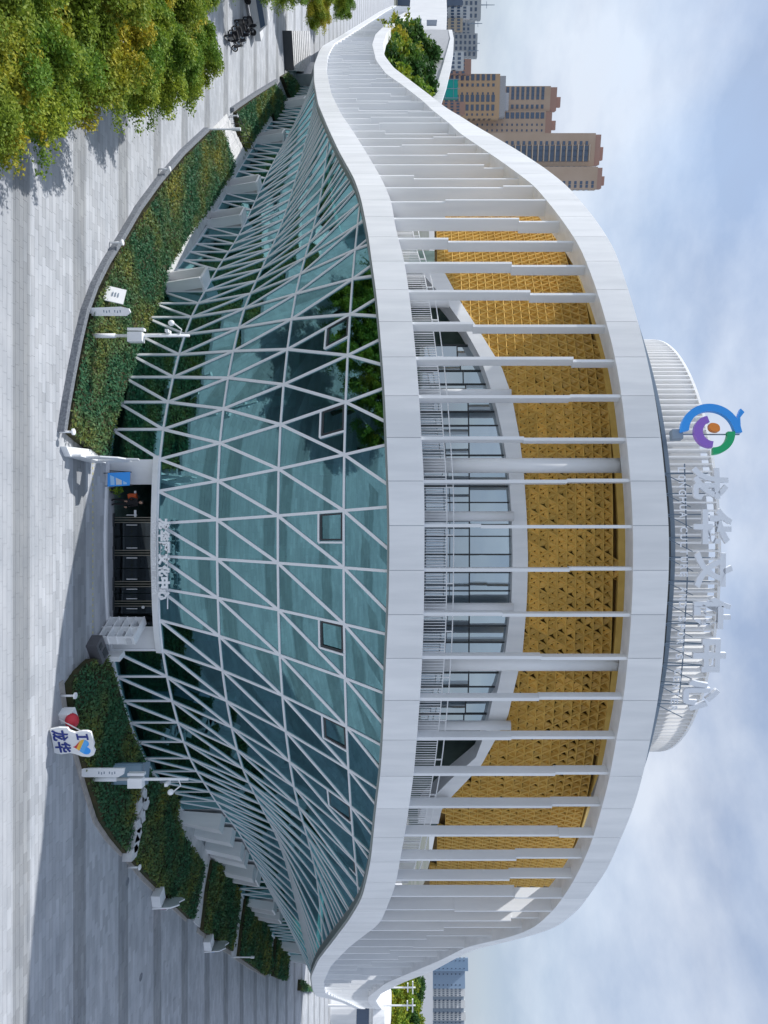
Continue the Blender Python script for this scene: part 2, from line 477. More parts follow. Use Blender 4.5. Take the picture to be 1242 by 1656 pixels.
# ================================================================== SETTING
mb = MB(); mb.poly([(-2500, -600, -0.35), (2500, -600, -0.35), (2500, 3500, -0.35), (-2500, 3500, -0.35)])
tag(mb.obj('ground', M['far']), kind='structure')
plaza = tag(empty('plaza'), kind='structure')
mb = MB(); mb.hexa([(-260, -60, -0.3), (260, -60, -0.3), (260, 330, -0.3), (-260, 330, -0.3)], [(-260, -60, -0.012), (260, -60, -0.012), (260, 330, -0.012), (-260, 330, -0.012)])
mb.obj('paving_bed', M['pave'], plaza)

# kerb line of the planted apron (ground points in metres)
KERB_L = [gp(*p) for p in [(92,697),(99,650),(108,600),(118,550),(130,500),(146,457),(165,420),(190,380),(218,333),(250,290),(290,243),(330,206)]]
KERB_L2 = [gp(*p) for p in [(372,174),(410,149),(445,128)]]
KERB_R = [gp(*p) for p in [(95,1105),(100,1140),(108,1185),(120,1230),(134,1280),(150,1330),(170,1360),(195,1385)]]
KERB_R2 = [gp(*p) for p in [(200,1390),(230,1425),(262,1455),(300,1490)]]
KERB_R3 = [gp(*p) for p in [(318,1508),(345,1528),(372,1545)]]
KERB_R4 = [gp(*p) for p in [(378,1550),(400,1565),(428,1580)]]

# slabs laid in courses
SL, SW = 0.9, 0.30
def apron_D(x):                        # front edge of the planted apron, to stop the courses there
    w = abs(x-1.7)
    return 34.0 + float(pchip([0,3,6,12,17,23.5,32,43,60],[0,0.0,0.9,4.0,7.0,11.0,15.5,21,34], [w])[0]) if w < 60 else 70
near, rest = [], MB()
def slab_geo(mbx, x, y, L, dz):
    g = 0.005
    a = [(x+g, y+g, -0.011), (x+L-g, y+g, -0.011), (x+L-g, y+SW-g, -0.011), (x+g, y+SW-g, -0.011)]
    b = [(p[0], p[1], dz) for p in a]
    n = len(mbx.v); mbx.v += a+b
    mbx.f += [(n+4,n+5,n+6,n+7),(n,n+1,n+5,n+4),(n+1,n+2,n+6,n+5),(n+2,n+3,n+7,n+6),(n+3,n,n+4,n+7)]
cand = []
row = 0
y = 27.0
while y < 58:
    x = -0.72*(y+2) + random.random()*SL
    xe = 0.73*(y+2)
    wide = SL
    while x < xe:
        ap = apron_D(x+wide/2)
        if y+SW < ap+0.05 or (abs(x-2.2) < 5.0 and y < 39.9):
            d = random.uniform(-0.001, 0.003)
            px, py = proj((x+wide/2, y, 0))
            if px > -8 and -10 < py < 1666:
                cand.append((px, py, x, y, wide, d))
        x += wide
    y += SW; row += 1
cand.sort(key=lambda c: (max(c[0], 0) + abs(c[1]-800)*0.10))
slabmeshes = []
for k in range(3):
    t = MB(); slab_geo(t, -SL/2, -SW/2, SL, 0.0); slabmeshes.append(t.mesh('paving_slab', M['slabm']))
for c in cand[:300]:
    o = link('paving_slab', slabmeshes[random.randrange(3)], plaza)
    o.location = (c[2]+SL/2, c[3]+SW/2, c[5])
for c in cand[300:]:
    slab_geo(rest, c[2], c[3], c[4], c[5])
rest.obj('paving_slab', M['slabm'], plaza, kind='stuff', fix=False)
# yellow tactile course before the doors
mb = MB()
ty_ = H*F/(XH-150)
for i in range(38):
    xx = -2.9 + i*0.29
    mb.box((xx, ty_, 0.006), 0.13, 0.10, 0.012)
mb.obj('tactile_course', M['tact'], plaza, kind='stuff')

for px_ in ((228, 1580), (206, 1426)):
    g_ = gp(*px_)
    mb = MB(); mb.tube([(g_.x, g_.y, 0.0), (g_.x, g_.y, 0.008)], 0.24, 20)
    mb.obj('manhole_cover', M['granite'], plaza)
# ------------------------------------------------------------------ planted apron: kerbs, beds, paths
def kerb(name, pts, w, h, m, label):
    o = MB()
    pts = [Vector((p.x, p.y, 0)) for p in pts]
    for i in range(len(pts)-1):
        a, b = pts[i], pts[i+1]
        n = max(1, int(round((b-a).length/1.2)))
        for k in range(n):
            p, q = a.lerp(b, k/n), a.lerp(b, (k+1)/n)
            t = (q-p).normalized()
            nn = Vector((-t.y, t.x, 0))
            if nn.y < 0: nn = -nn
            p2, q2 = p + t*0.006, q - t*0.006
            lo, hi = -0.02, h
            o.hexa([(*p2.xy, lo), (*q2.xy, lo), (*(q2+nn*w).xy, lo), (*(p2+nn*w).xy, lo)], [(*p2.xy, hi), (*q2.xy, hi), (*(q2+nn*w).xy, hi), (*(p2+nn*w).xy, hi)])
    r = o.obj(name, m, kind='structure')
    return r
kerb('kerb', KERB_L, 0.28, 0.34, M['granite'], '')
kerb('kerb', KERB_L2, 0.28, 0.34, M['granite'], '')
for k_ in (KERB_R, KERB_R2, KERB_R3, KERB_R4):
    kerb('kerb', k_, 0.32, 0.06, M['beige'], '')

def poly_area_pts(poly, dens):
    P2 = np.array([(p.x, p.y) for p in poly])
    lo, hi = P2.min(0), P2.max(0)
    n = int((hi-lo).prod()*dens)
    q = lo + rng.random((n, 2))*(hi-lo)
    inside = np.zeros(n, bool)
    j = len(P2)-1
    for i in range(len(P2)):
        xi, yi, xj, yj = *P2[i], *P2[j]
        c = ((yi > q[:, 1]) != (yj > q[:, 1])) & (q[:, 0] < (xj-xi)*(q[:, 1]-yi)/(yj-yi+1e-12)+xi)
        inside ^= c
        j = i
    return q[inside]

def lumps(x, y, f=1.0):
    return (np.sin(x*1.7*f+1.3*np.sin(y*1.1*f))*np.cos(y*2.1*f+x*0.6) + 0.6*np.sin(x*4.3*f+y*3.1*f) + 0.5*np.cos(y*5.7*f-x*2.3*f))/2.1

def leaf_quads(pos, size, up=0.5):
    """one folded leaf (2 triangles) per position"""
    n = len(pos)
    nrm = rng.normal(size=(n, 3))*0.75 + np.array([0, 0, up*1.6])
    nrm /= np.linalg.norm(nrm, axis=1)[:, None]
    d = np.cross(nrm, rng.normal(size=(n, 3))); d /= np.linalg.norm(d, axis=1)[:, None]
    t = np.cross(d, nrm)
    s = size*(0.6+0.8*rng.random(n))[:, None]
    a = pos - d*s*0.1
    b = pos + d*s*0.5 + t*s*0.34
    c = pos + d*s*1.1 + nrm*s*0.15
    e = pos + d*s*0.5 - t*s*0.34
    V = np.stack([a, b, c, e], 1).reshape(-1, 3)
    return V

def quad_mesh(name, V, m):
    me = bpy.data.meshes.new(name)
    n = len(V)//4
    me.vertices.add(len(V)); me.vertices.foreach_set('co', np.asarray(V, np.float32).ravel())
    me.loops.add(n*4); me.loops.foreach_set('vertex_index', np.arange(n*4, dtype=np.int32))
    me.polygons.add(n); me.polygons.foreach_set('loop_start', np.arange(0, n*4, 4, dtype=np.int32)); me.polygons.foreach_set('loop_total', np.full(n, 4, np.int32))
    me.materials.append(m)
    me.update(calc_edges=True)
    return me

def prism_obj(name, poly, z0, z1, m, parent=None, kind=None):
    o = MB()
    pts = [Vector((p.x, p.y, 0)) for p in poly]
    tris = tessellate_polygon([pts])
    for t in tris:
        o.poly([(pts[i].x, pts[i].y, z1) for i in t])
    for i in range(len(pts)):
        a, b = pts[i], pts[(i+1) % len(pts)]
        o.poly([(a.x, a.y, z0), (b.x, b.y, z0), (b.x, b.y, z1), (a.x, a.y, z1)])
    return o.obj(name, m, parent, kind)

def bed(label, px, h, dens, size, leafm=None):
    poly = [gp(*p) for p in px]
    root = empty('hedge_bed')
    tag(root, label, 'hedge', 'low clipped hedge beds along the glass front')
    prism_obj('soil', poly, -0.02, h*0.62, M['soil'], root)
    q = poly_area_pts(poly, dens)
    lv = lumps(q[:, 0], q[:, 1], 0.9)
    z = h*(0.80+0.16*lv) + rng.random(len(q))*0.14 - 0.08
    V = leaf_quads(np.column_stack([q, z]), size, 0.9)
    o = link('foliage', quad_mesh('foliage', V, leafm or M['hedge']), root, 'stuff')
    return root

bed('large lit hedge bed with yellowing patches left of the entrance, below the light pole', [(101,697),(116,600),(139,500),(176,420),(200,380),(260,292),(300,247),(336,212),(352,208),(362,232),(372,262),(370,278),(340,325),(300,378),(262,438),(258,470),(264,488),(250,512),(225,560),(200,610),(185,650),(173,700),(168,735),(150,736),(122,715)], 0.55, 150, 0.15)
bed('smaller lit hedge bed beyond the white steps on the left', [(377,182),(410,157),(441,136),(452,150),(463,168),(450,185),(440,196),(436,181),(412,214),(390,247),(384,225)], 0.55, 100, 0.2)
bed('farthest small green hedge bed on the left, beside the pale steps', [(452,124),(462,118),(480,138),(474,152),(466,160),(459,143)], 0.6, 90, 0.22)
bed('shaded hedge bed right of the entrance behind the heart sign', [(104,1105),(118,1085),(138,1066),(166,1062),(176,1090),(190,1135),(205,1185),(225,1225),(240,1258),(222,1290),(208,1335),(196,1380),(176,1356),(157,1328),(141,1280),(127,1230),(113,1180)], 0.5, 150, 0.15)
bed('wide dark hedge bed between the broken stone line and the grey path on the right', [(226,1290),(240,1262),(262,1272),(284,1296),(279,1320),(288,1346),(302,1369),(325,1399),(322,1420),(316,1446),(309,1483),(302,1486),(262,1447),(232,1418),(203,1386),(212,1340)], 0.5, 130, 0.16)
bed('dark hedge bed between two narrow grey paths on the right', [(338,1391),(352,1398),(366,1418),(380,1436),(384,1446),(376,1510),(372,1538),(348,1522),(322,1504),(329,1440)], 0.5, 110, 0.18)
bed('dark hedge bed with a rounded end under the sloping portal on the right', [(394,1447),(408,1462),(425,1490),(434,1508),(436,1560),(432,1576),(424,1576),(402,1560),(381,1546),(386,1500)], 0.5, 90, 0.2)
bed('small dark hedge bed before the second right portal', [(444,1510),(456,1530),(463,1550),(461,1584),(452,1584),(438,1578),(441,1540)], 0.5, 90, 0.2)
bed('farthest small dark triangle of hedge at the right wing tip', [(482,1584),(494,1594),(504,1603),(481,1602)], 0.6, 80, 0.24)

def path(name, px, z):
    o = prism_obj(name, [gp(*p) for p in px], -0.02, z, M['concrete'])
    o['kind'] = 'structure'
path('path', [(264,492),(256,468),(258,440),(300,376),(340,322),(372,276),(372,262),(392,250),(392,262),(372,300),(330,365),(285,440),(280,470)], 0.10)
path('path', [(390,249),(413,215),(437,180),(441,197),(437,215),(400,265)], 0.10)
path('path', [(284,1298),(279,1322),(290,1346),(304,1369),(326,1399),(322,1440),(312,1490),(322,1500),(330,1440),(340,1390),(322,1355),(300,1310)], 0.08)
path('path', [(386,1442),(378,1510),(373,1548),(380,1550),(387,1500),(394,1445)], 0.08)
0 and path('path', [(446,1455),(470,1500),(500,1560),(520,1600),(480,1640),(420,1600),(436,1560),(434,1500)], 0.004)
# white steps between the two left beds
st = thing('garden_steps', 'short flight of white steps between the two lit hedge beds', 'steps')
a0, a1 = gp(340, 210), gp(366, 184)
b0, b1 = gp(374, 268), gp(389, 247)
for k in range(7):
    t0, t1 = k/7, (k+1)/7
    mb = MB()
    z = 0.05+0.07*k
    mb.hexa([(*a0.lerp(b0, t0).xy, 0), (*a1.lerp(b1, t0).xy, 0), (*a1.lerp(b1, t1).xy, 0), (*a0.lerp(b0, t1).xy, 0)],
            [(*a0.lerp(b0, t0).xy, z), (*a1.lerp(b1, t0).xy, z), (*a1.lerp(b1, t1).xy, z), (*a0.lerp(b0, t1).xy, z)])
    mb.obj('step', M['concrete'], st)
mb = MB()
for k in range(6):
    p = a1.lerp(b1, (k+0.5)/6.2)
    mb.tube([(p.x, p.y, 0), (p.x, p.y, 1.0+0.06*k)], 0.025, 6)
mb.tube([(a1.x, a1.y, 1.0), (b1.x, b1.y, 1.45)], 0.03, 6)
mb.obj('handrail', M['dark'], st)
# broken line of pale stepping stones, right
ss = [(219,1286),(213,1300),(222,1300),(216,1320),(210,1335),(209,1350),(206,1365),(203,1378)]
for i, p in enumerate(ss):
    g = gp(*p)
    mb = MB()
    c = [(-.5, -.28), (.15, -.38), (.5, -.05), (.3, .33), (-.3, .36)]
    a = random.random()*6
    pts = [(g.x+x*math.cos(a)-y*math.sin(a), g.y+x*math.sin(a)+y*math.cos(a)) for x, y in c]
    mb.poly([(*p_, 0.0) for p_ in pts]); mb.poly([(*p_, 0.56) for p_ in pts])
    for k in range(5):
        mb.poly([(*pts[k], 0), (*pts[(k+1) % 5], 0), (*pts[(k+1) % 5], 0.56), (*pts[k], 0.56)])
    tag(mb.obj('stepping_stone', M['concrete']), ['pale stone of the broken line closest to the glass front', 'second pale stone from the glass front, lower of the pair', 'pale stone beside the second one, nearer the wide hedge', 'fourth pale stone from the glass front', 'middle pale stone of the broken line', 'sixth pale stone, past the middle of the line', 'pale stone last but one towards the kerb', 'pale stone of the broken line closest to the kerb'][i], 'stone', 'stepping stones between the right hedge beds')

# ================================================================== THE BUILDING
bld = thing('cultural_centre', 'round white cultural centre with glass front, white fins and gold screen', 'building')
# ---- ribbons
S850 = s_at(850)
STEP = 2.242
joints = [S850]
while joints[0] > -92: joints.insert(0, joints[0]-STEP)
while joints[0] > SMIN+8: joints.insert(0, joints[0]-3.5)
while joints[-1] < 80: joints.append(joints[-1]+STEP)
while joints[-1] < SMAX-8: joints.append(joints[-1]+3.5)

low = empty('lower_ribbon', parent=bld)
upp = empty('upper_ribbon', parent=bld)
def fascia(root, s_a, s_b, zl, zu, depth, nm='fascia_panel'):
    mb = MB()
    g = 0.012
    sa, sb = s_a+g, s_b-g
    n = 3 if sb-sa < 3 else 4
    for k in range(n):
        p, q = sa+(sb-sa)*k/n, sa+(sb-sa)*(k+1)/n
        A = [P(p, 0, zl(p)), P(q, 0, zl(q)), P(q, 0, zu(q)), P(p, 0, zu(p))]
        Bk = [P(p, depth, zl(p)), P(q, depth, zl(q)), P(q, depth, zu(q)), P(p, depth, zu(p))]
        i = len(mb.v)
        mb.v += [tuple(v) for v in A+Bk]
        mb.f += [(i, i+1, i+2, i+3), (i+4, i+7, i+6, i+5), (i, i+4, i+5, i+1), (i+3, i+2, i+6, i+7)]
        if k == 0: mb.f.append((i, i+3, i+7, i+4))
        if k == n-1: mb.f.append((i+1, i+5, i+6, i+2))
    mb.obj(nm, M['white'], root, fix=False)
fz = lambda a: (lambda s: I(s, a))
for i in range(len(joints)-1):
    fascia(low, joints[i], joints[i+1], fz(ZTL), fz(ZTU), 0.75)
    fascia(upp, joints[i], joints[i+1], fz(ZUL), fz(ZUU), 1.45)
# shadow-gap backing inside both ribbons
for root, lo_, hi_, dep in ((low, ZTL, ZTU, 0.05), (upp, ZUL, ZUU, 0.05)):
    mb = MB()
    sarr = np.arange(joints[0]+0.02, joints[-1]-0.05, 1.1)
    for p, q in zip(sarr[:-1], sarr[1:]):
        mb.poly([P(p, dep, I(p, lo_)+0.03), P(q, dep, I(q, lo_)+0.03), P(q, dep, I(q, hi_)-0.03), P(p, dep, I(p, hi_)-0.03)])
    mb.obj('backing', M['steel'], root, fix=False)
# grey gutter edge under the lower ribbon
mb = MB()
sarr = np.arange(joints[0]+0.1, joints[-1], 1.1)
for p, q in zip(sarr[:-1], sarr[1:]):
    mb.hexa([P(p, 0.10, I(p, ZTL)-0.12), P(q, 0.10, I(q, ZTL)-0.12), P(q, 0.10, I(q, ZTL)-0.004), P(p, 0.10, I(p, ZTL)-0.004)],
            [P(p, 0.7, I(p, ZTL)-0.12), P(q, 0.7, I(q, ZTL)-0.12), P(q, 0.7, I(q, ZTL)-0.004), P(p, 0.7, I(p, ZTL)-0.004)])
mb.obj('drip_edge', mat('drip_grey', (0.25, 0.28, 0.27), 0.5), low)
# ---- fins
def fin(s):
    z0, z1 = I(s, ZTU)-0.3, I(s, ZUL)+0.1
    n = Nrm(s); t = Vector((-n.y, n.x, 0))
    far_ = abs(s) > 60
    th, dp = 0.17, float(np.interp(abs(s), [0, 14, 19.5, 22, 24, 33], [0.60, 0.62, 0.68, 0.80, 1.2, 1.3] if s < 0 else [0.58, 0.58, 0.58, 0.60, 0.64, 1.9]))
    mb = MB()
    zj = z0 + (z1-z0)*random.uniform(0.25, 0.85)
    side = random.choice((-1, 1))
    c = P(s, 0.12+dp/2, 0)
    def bx(za, zb, ot, on, d, w):
        cc = c + t*ot + n*on
        mb.hexa([(*(cc - t*w/2 - n*d/2).xy, za), (*(cc + t*w/2 - n*d/2).xy, za), (*(cc + t*w/2 + n*d/2).xy, za), (*(cc - t*w/2 + n*d/2).xy, za)],
                [(*(cc - t*w/2 - n*d/2).xy, zb), (*(cc + t*w/2 - n*d/2).xy, zb), (*(cc + t*w/2 + n*d/2).xy, zb), (*(cc - t*w/2 + n*d/2).xy, zb)])
    sh = 0.0 if abs(s) < 9 else 0.20
    bx(z0, zj, 0, 0, dp, th)
    bx(zj-0.004, z1, side*0.055, -side*sh*0.7, dp*0.92, th*0.96)
    mb.obj('fin', M['fin'], bld)
fs = [s for s in joints if -92 < s < 78]
for s in fs: fin(s)
x = -92-STEP
while x > SMIN+4:
    fin(x); x -= 4.5
x = 78+STEP
while x < SMAX-2:
    fin(x); x += 4.5
# ---- round columns behind the fins
for yy in (741, 1094):
    s = s_at(yy)
    p = P(s, 1.9, 0)
    mb = MB(); mb.tube([(p.x, p.y, 16.5), (p.x, p.y, I(s, ZUL)+0.3)], 0.40, 20)
    mb.obj('column', M['white'], bld, smooth=True)
for yy in (400, 575, 832, 1010, 1250, 1400):
    s = s_at(yy)
    p = P(s, 4.0, 0)
    mb = MB(); mb.tube([(p.x, p.y, 16.0), (p.x, p.y, 22.5 if 560 < yy < 1260 else 19.0)], 0.28, 16)
    mb.obj('column', M['white'], bld, smooth=True)
# ---- terrace floor, gold screen, arch band, terrace glazing
SA, SB = s_at(280)-9, s_at(1505)+7
sarr = np.linspace(max(SMIN+12, -110), min(SMAX-6, 92), 170)
mb = MB()
for p, q in zip(sarr[:-1], sarr[1:]):
    zp, zq = min(I(p, ZTU)-0.35, 17.2), min(I(q, ZTU)-0.35, 17.2)
    mb.hexa([P(p, 0.76, zp-0.3), P(q, 0.76, zq-0.3), P(q, 10, zq-0.3), P(p, 10, zp-0.3)], [P(p, 0.76, zp), P(q, 0.76, zq), P(q, 10, zq), P(p, 10, zp)])
mb.obj('terrace_floor_wing_deck', M['greyp'], bld)  # terrace floor, carried over the wings as an added deck to block sun
GOFF = 4.6
A_t = tab([(290,702),(430,703),(439,718),(485,743),(535,775),(593,811),(638,827),(706,840),(764,847),(820,851),(854,852.5),(905,854),(973,852),(1058,845),(1112,832),(1160,821),(1240,777),(1293,726),(1310,714),(1352,705),(1395,697),(1435,687),(1470,669),(1510,655)])
B_t = tab([(290,680),(440,681),(462,700),(486,720),(522,746),(574,775),(616,790),(660,803),(704,813),(767,823),(848,828),(905,829),(973,827),(1057,817),(1121,804),(1134,796),(1182,786),(1226,769),(1262,727),(1290,700),(1310,680),(1510,640)])
def zfrom(tb, s, off):
    p = P(s, off, 0)
    yi = YC + p.x*F/p.y
    return H + (float(np.interp(yi, *tb))-XH)*p.y/F
G_t = (U_low[0], U_low[1]-23.0)
def zgt(s): return zfrom(G_t, s, GOFF)
gold = empty('gold_screen', parent=bld)
TA, TH = 0.60, 0.52
# length along the screen line
gs = np.linspace(SA, SB, 1400)
gq = [P(s, GOFF, 0) for s in gs]
gl_ = np.concatenate([[0], np.cumsum([ (gq[i+1]-gq[i]).length for i in range(len(gq)-1)])])
def lattice_unit(mbx, T):
    A_, B_, C_, D_ = Vector((0,0,0)), Vector((TA,0,0)), Vector((TA/2,0,TH)), Vector((TA*1.5,0,TH))
    for tri, dv in (((A_, B_, C_), random.uniform(-.1, .1)), ((B_, D_, C_), random.uniform(-.1, .1))):
        cen = (tri[0]+tri[1]+tri[2])/3
        inner = [v.lerp(cen, 0.20)+Vector((0, -0.06, 0)) for v in tri]
        outer = [v+Vector((0, -0.11, 0)) for v in tri]
        mid = [v.lerp(cen, 0.20)+Vector((0, 0.05, 0)) for v in tri]
        apex = cen + Vector((0.08*math.sin(dv*40), 0.20, -0.05+dv*0.4))
        hole = [m_.lerp(apex, 0.78) for m_ in mid]
        n = len(mbx.v)
        mbx.v += [tuple(T @ v) for v in outer+inner+mid+hole]
        for k in range(3):
            j = (k+1) % 3
            mbx.f.append((n+k, n+j, n+3+j, n+3+k))
            mbx.f.append((n+3+k, n+3+j, n+6+j, n+6+k))
            if not (k == 0 and dv > 0.05):
                mbx.f.append((n+6+k, n+6+j, n+9+j, n+9+k))
units = []
nrow = 0
z = 16.2
while z < 30.2:
    off0 = (nrow % 2)*TA/2
    a = off0
    while a < gl_[-1]-TA*1.5:
        s = float(np.interp(a+TA*0.75, gl_, gs))
        zb, zt = zfrom(A_t, s, GOFF), zgt(s)
        if z > (zb-0.5 if zb > 18.6 else zb-0.1) and z+TH < zt+0.15:
            units.append((a, s, z))
        a += TA
    z += TH; nrow += 1
lm = []
for k in range(4):
    t = MB(); lattice_unit(t, Matrix.Identity(4)); lm.append(t.mesh('lattice_panel', M['gold']))
def unit_matrix(a, s, z):
    p = P(float(np.interp(a, gl_, gs)), GOFF, z)
    n = Nrm(s)
    t = Vector((-n.y, n.x, 0))
    return Matrix(((t.x, -n.x, 0, p.x), (t.y, -n.y, 0, p.y), (0, 0, 1, p.z), (0, 0, 0, 1)))
units.sort(key=lambda u: abs(u[1]+0.0)*0.6 - u[2]*0.25)
for a, s, z in units[:300]:
    o = link('lattice_panel', lm[random.randrange(4)], gold)
    o.matrix_world = unit_matrix(a, s, z)
mb = MB()
for a, s, z in units[300:]:
    lattice_unit(mb, unit_matrix(a, s, z))
mb.obj('lattice_panel', M['gold'], gold, kind='stuff', fix=False)
mb1, mb2, mb3, mb4, mb5 = MB(), MB(), MB(), MB(), MB()
sarr = np.linspace(SA-2, SB+2, 150)
for p, q in zip(sarr[:-1], sarr[1:]):
    tp, tq = zgt(p)-0.06, zgt(q)-0.06
    mb1.hexa([P(p, GOFF-0.12, tp), P(q, GOFF-0.12, tq), P(q, GOFF-0.12, tq+1.3), P(p, GOFF-0.12, tp+1.3)],
             [P(p, GOFF+0.3, tp), P(q, GOFF+0.3, tq), P(q, GOFF+0.3, tq+1.3), P(p, GOFF+0.3, tp+1.3)])
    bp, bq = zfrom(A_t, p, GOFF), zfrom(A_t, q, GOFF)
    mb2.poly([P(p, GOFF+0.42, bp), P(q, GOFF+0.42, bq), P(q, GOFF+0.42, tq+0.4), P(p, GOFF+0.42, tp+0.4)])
    lp, lq = zfrom(B_t, p, GOFF-0.2), zfrom(B_t, q, GOFF-0.2)
    up_, uq_ = zfrom(A_t, p, GOFF-0.2), zfrom(A_t, q, GOFF-0.2)
    if up_ > 18.4 or uq_ > 18.4:
        mb3.hexa([P(p, GOFF-0.2, lp), P(q, GOFF-0.2, lq), P(q, GOFF-0.2, uq_), P(p, GOFF-0.2, up_)],
                 [P(p, GOFF+0.9, lp), P(q, GOFF+0.9, lq), P(q, GOFF+0.9, uq_), P(p, GOFF+0.9, up_)])
mb1.obj('top_strip', M['gold'], gold)
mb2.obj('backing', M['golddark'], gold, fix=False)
mb3.obj('arch_band', M['white'], bld)
glz = empty('terrace_glazing', parent=bld)
ga = np.arange(s_at(452), s_at(1300), 1.15)
GO2 = GOFF+0.7
for i in range(len(ga)-1):
    p, q = ga[i]+0.03, ga[i+1]-0.03
    zt = 0.5*(zfrom(B_t, p, GO2)+zfrom(B_t, q, GO2))+0.3
    z0 = 17.2
    if zt < z0+0.8: continue
    zm = z0 + min(2.9, (zt-z0)*0.6)
    for za, zb in ((z0, zm-0.04), (zm+0.04, zt)):
        mb = MB()
        jit = random.uniform(-0.02, 0.02)
        mb.hexa([P(p, GO2+jit, za), P(q, GO2-jit, za), P(q, GO2-jit, zb), P(p, GO2+jit, zb)], [P(p, GO2+.03+jit, za), P(q, GO2+.03-jit, za), P(q, GO2+.03-jit, zb), P(p, GO2+.03+jit, zb)])
        mb.obj('glass_pane', M['glassd'], glz)
    for s_ in (ga[i],):
        mb4.beam(P(s_, GO2, z0), P(s_, GO2, zt), 0.07, 0.14, Nrm(s_))
    mb4.beam(P(p, GO2, zm), P(q, GO2, zm), 0.07, 0.12, Nrm(p))
mb4.obj('glazing_bars', M['dark'], glz, kind='stuff')
for p, q in zip(sarr[:-1], sarr[1:]):
    mb5.poly([P(p, 9.5, 16), P(q, 9.5, 16), P(q, 9.5, 29), P(p, 9.5, 29)])
mb5.obj('inner_wall', M['interior'], bld, fix=False)
# ---- railing along the terrace edge
rail = empty('terrace_railing', parent=bld)
mbp, mbr = MB(), MB()
sarr = np.arange(s_at(322), s_at(1460), 0.16)
for i, s in enumerate(sarr):
    zt = I(s, ZTU)
    th = 0.035 if i % 14 else 0.06
    mbp.beam(P(s, 1.15, zt-0.35), P(s, 1.15, zt+1.15), th, th, Nrm(s))
for i in range(0, len(sarr)-4, 4):
    p, q = sarr[i], sarr[i+4]
    for dz in (1.15, 1.5):
        mbr.beam(P(p, 1.15, I(p, ZTU)+dz), P(q, 1.15, I(q, ZTU)+dz), 0.055, 0.055, Nrm(p))
    if i % 16 == 0:
        mbr.beam(P(p, 1.15, I(p, ZTU)+1.15), P(p, 1.15, I(p, ZTU)+1.5), 0.06, 0.06, Nrm(p))
mbp.obj('balusters', M['white'], rail, kind='stuff')
mbr.obj('handrail', M['white'], rail)
# ---- roof deck, rear parapet strip
mb = MB()
sarr = np.linspace(s_at(420), s_at(1400), 60)
ring = [P(s, 1.2, I(s, ZUU)-0.35) for s in sarr]
ctr = Vector((1.7, 65, 29.0))
aR = math.atan2(ring[-1].y-65, ring[-1].x-1.7)
aL = math.atan2(ring[0].y-65, ring[0].x-1.7) + 2*math.pi
for k in range(1, 60):
    a_ = aR + (aL-aR)*k/60
    ring.append(Vector((1.7+26*math.cos(a_), 65+26*math.sin(a_), 28.2)))
ring.append(ring[0])
for a, b in zip(ring[:-1], ring[1:]):
    mb.poly([a, b, ctr])
for k in range(72):
    a_, b_ = 2*math.pi*k/72, 2*math.pi*(k+1)/72
    if math.sin(a_) < -0.55: continue
    mb.poly([(1.7+22.5*math.cos(a_), 65+22.5*math.sin(a_), 0), (1.7+22.5*math.cos(b_), 65+22.5*math.sin(b_), 0), (1.7+22.5*math.cos(b_), 65+22.5*math.sin(b_), 28.2), (1.7+22.5*math.cos(a_), 65+22.5*math.sin(a_), 28.2)])
mb.obj('roof', M['greyp'], bld, fix=False)
mb = MB()
sarr = np.linspace(s_at(470), s_at(1300), 90)
for p, q in zip(sarr[:-1], sarr[1:]):
    h0, h1 = I(p, ZUU)-0.45*abs(p/24)**3, I(q, ZUU)-0.45*abs(q/24)**3
    mb.hexa([P(p, 2.0, h0-0.4), P(q, 2.0, h1-0.4), P(q, 2.0, h1+1.0), P(p, 2.0, h0+1.0)], [P(p, 2.2, h0-0.4), P(q, 2.2, h1-0.4), P(q, 2.2, h1+1.0), P(p, 2.2, h0+1.0)])
mb.obj('roof_parapet', M['steel'], bld)
mb = MB()
for p, q in zip(sarr[:-1], sarr[1:]):
    h0, h1 = I(p, ZUU)-0.45*abs(p/24)**3, I(q, ZUU)-0.45*abs(q/24)**3
    mb.hexa([P(p, 1.5, h0-0.1), P(q, 1.5, h1-0.1), P(q, 1.5, h1+0.60), P(p, 1.5, h0+0.60)], [P(p, 1.9, h0-0.1), P(q, 1.9, h1-0.1), P(q, 1.9, h1+0.60), P(p, 1.9, h0+0.60)])
mb.obj('roof_gap_shade', M['dark'], bld)  # dark strip stands in for the gap's shadow, shade put into its colour
# ---- crown ring of slats on the roof
crown = empty('crown_ring', parent=bld)
CX, CY, CR, CZ = 2.7, 62.0, 17.0, 36.0
mbc = MB()
slat = MB(); slat.box((0, 0, (CZ-28.5)/2+28.5), 0.55, 0.10, CZ-28.5)
slm = slat.mesh('slat', M['white'])
N = 210
for k in range(N):
    a = 2*math.pi*k/N
    if math.sin(a) > 0.25: continue
    o = link('slat', slm, crown)
    o.location = (CX+CR*math.cos(a), CY+CR*math.sin(a), 0)
    o.rotation_euler = (0, 0, a+0.1)
for k in range(120):
    a, b = 2*math.pi*k/120, 2*math.pi*(k+1)/120
    def cp(an, r, z): return (CX+r*math.cos(an), CY+r*math.sin(an), z)
    mbc.hexa([cp(a, CR+.25, CZ), cp(b, CR+.25, CZ), cp(b, CR-.25, CZ), cp(a, CR-.25, CZ)], [cp(a, CR+.25, CZ+.18), cp(b, CR+.25, CZ+.18), cp(b, CR-.25, CZ+.18), cp(a, CR-.25, CZ+.18)])
mbc.obj('cap_ring', M['white'], crown)
mb = MB()
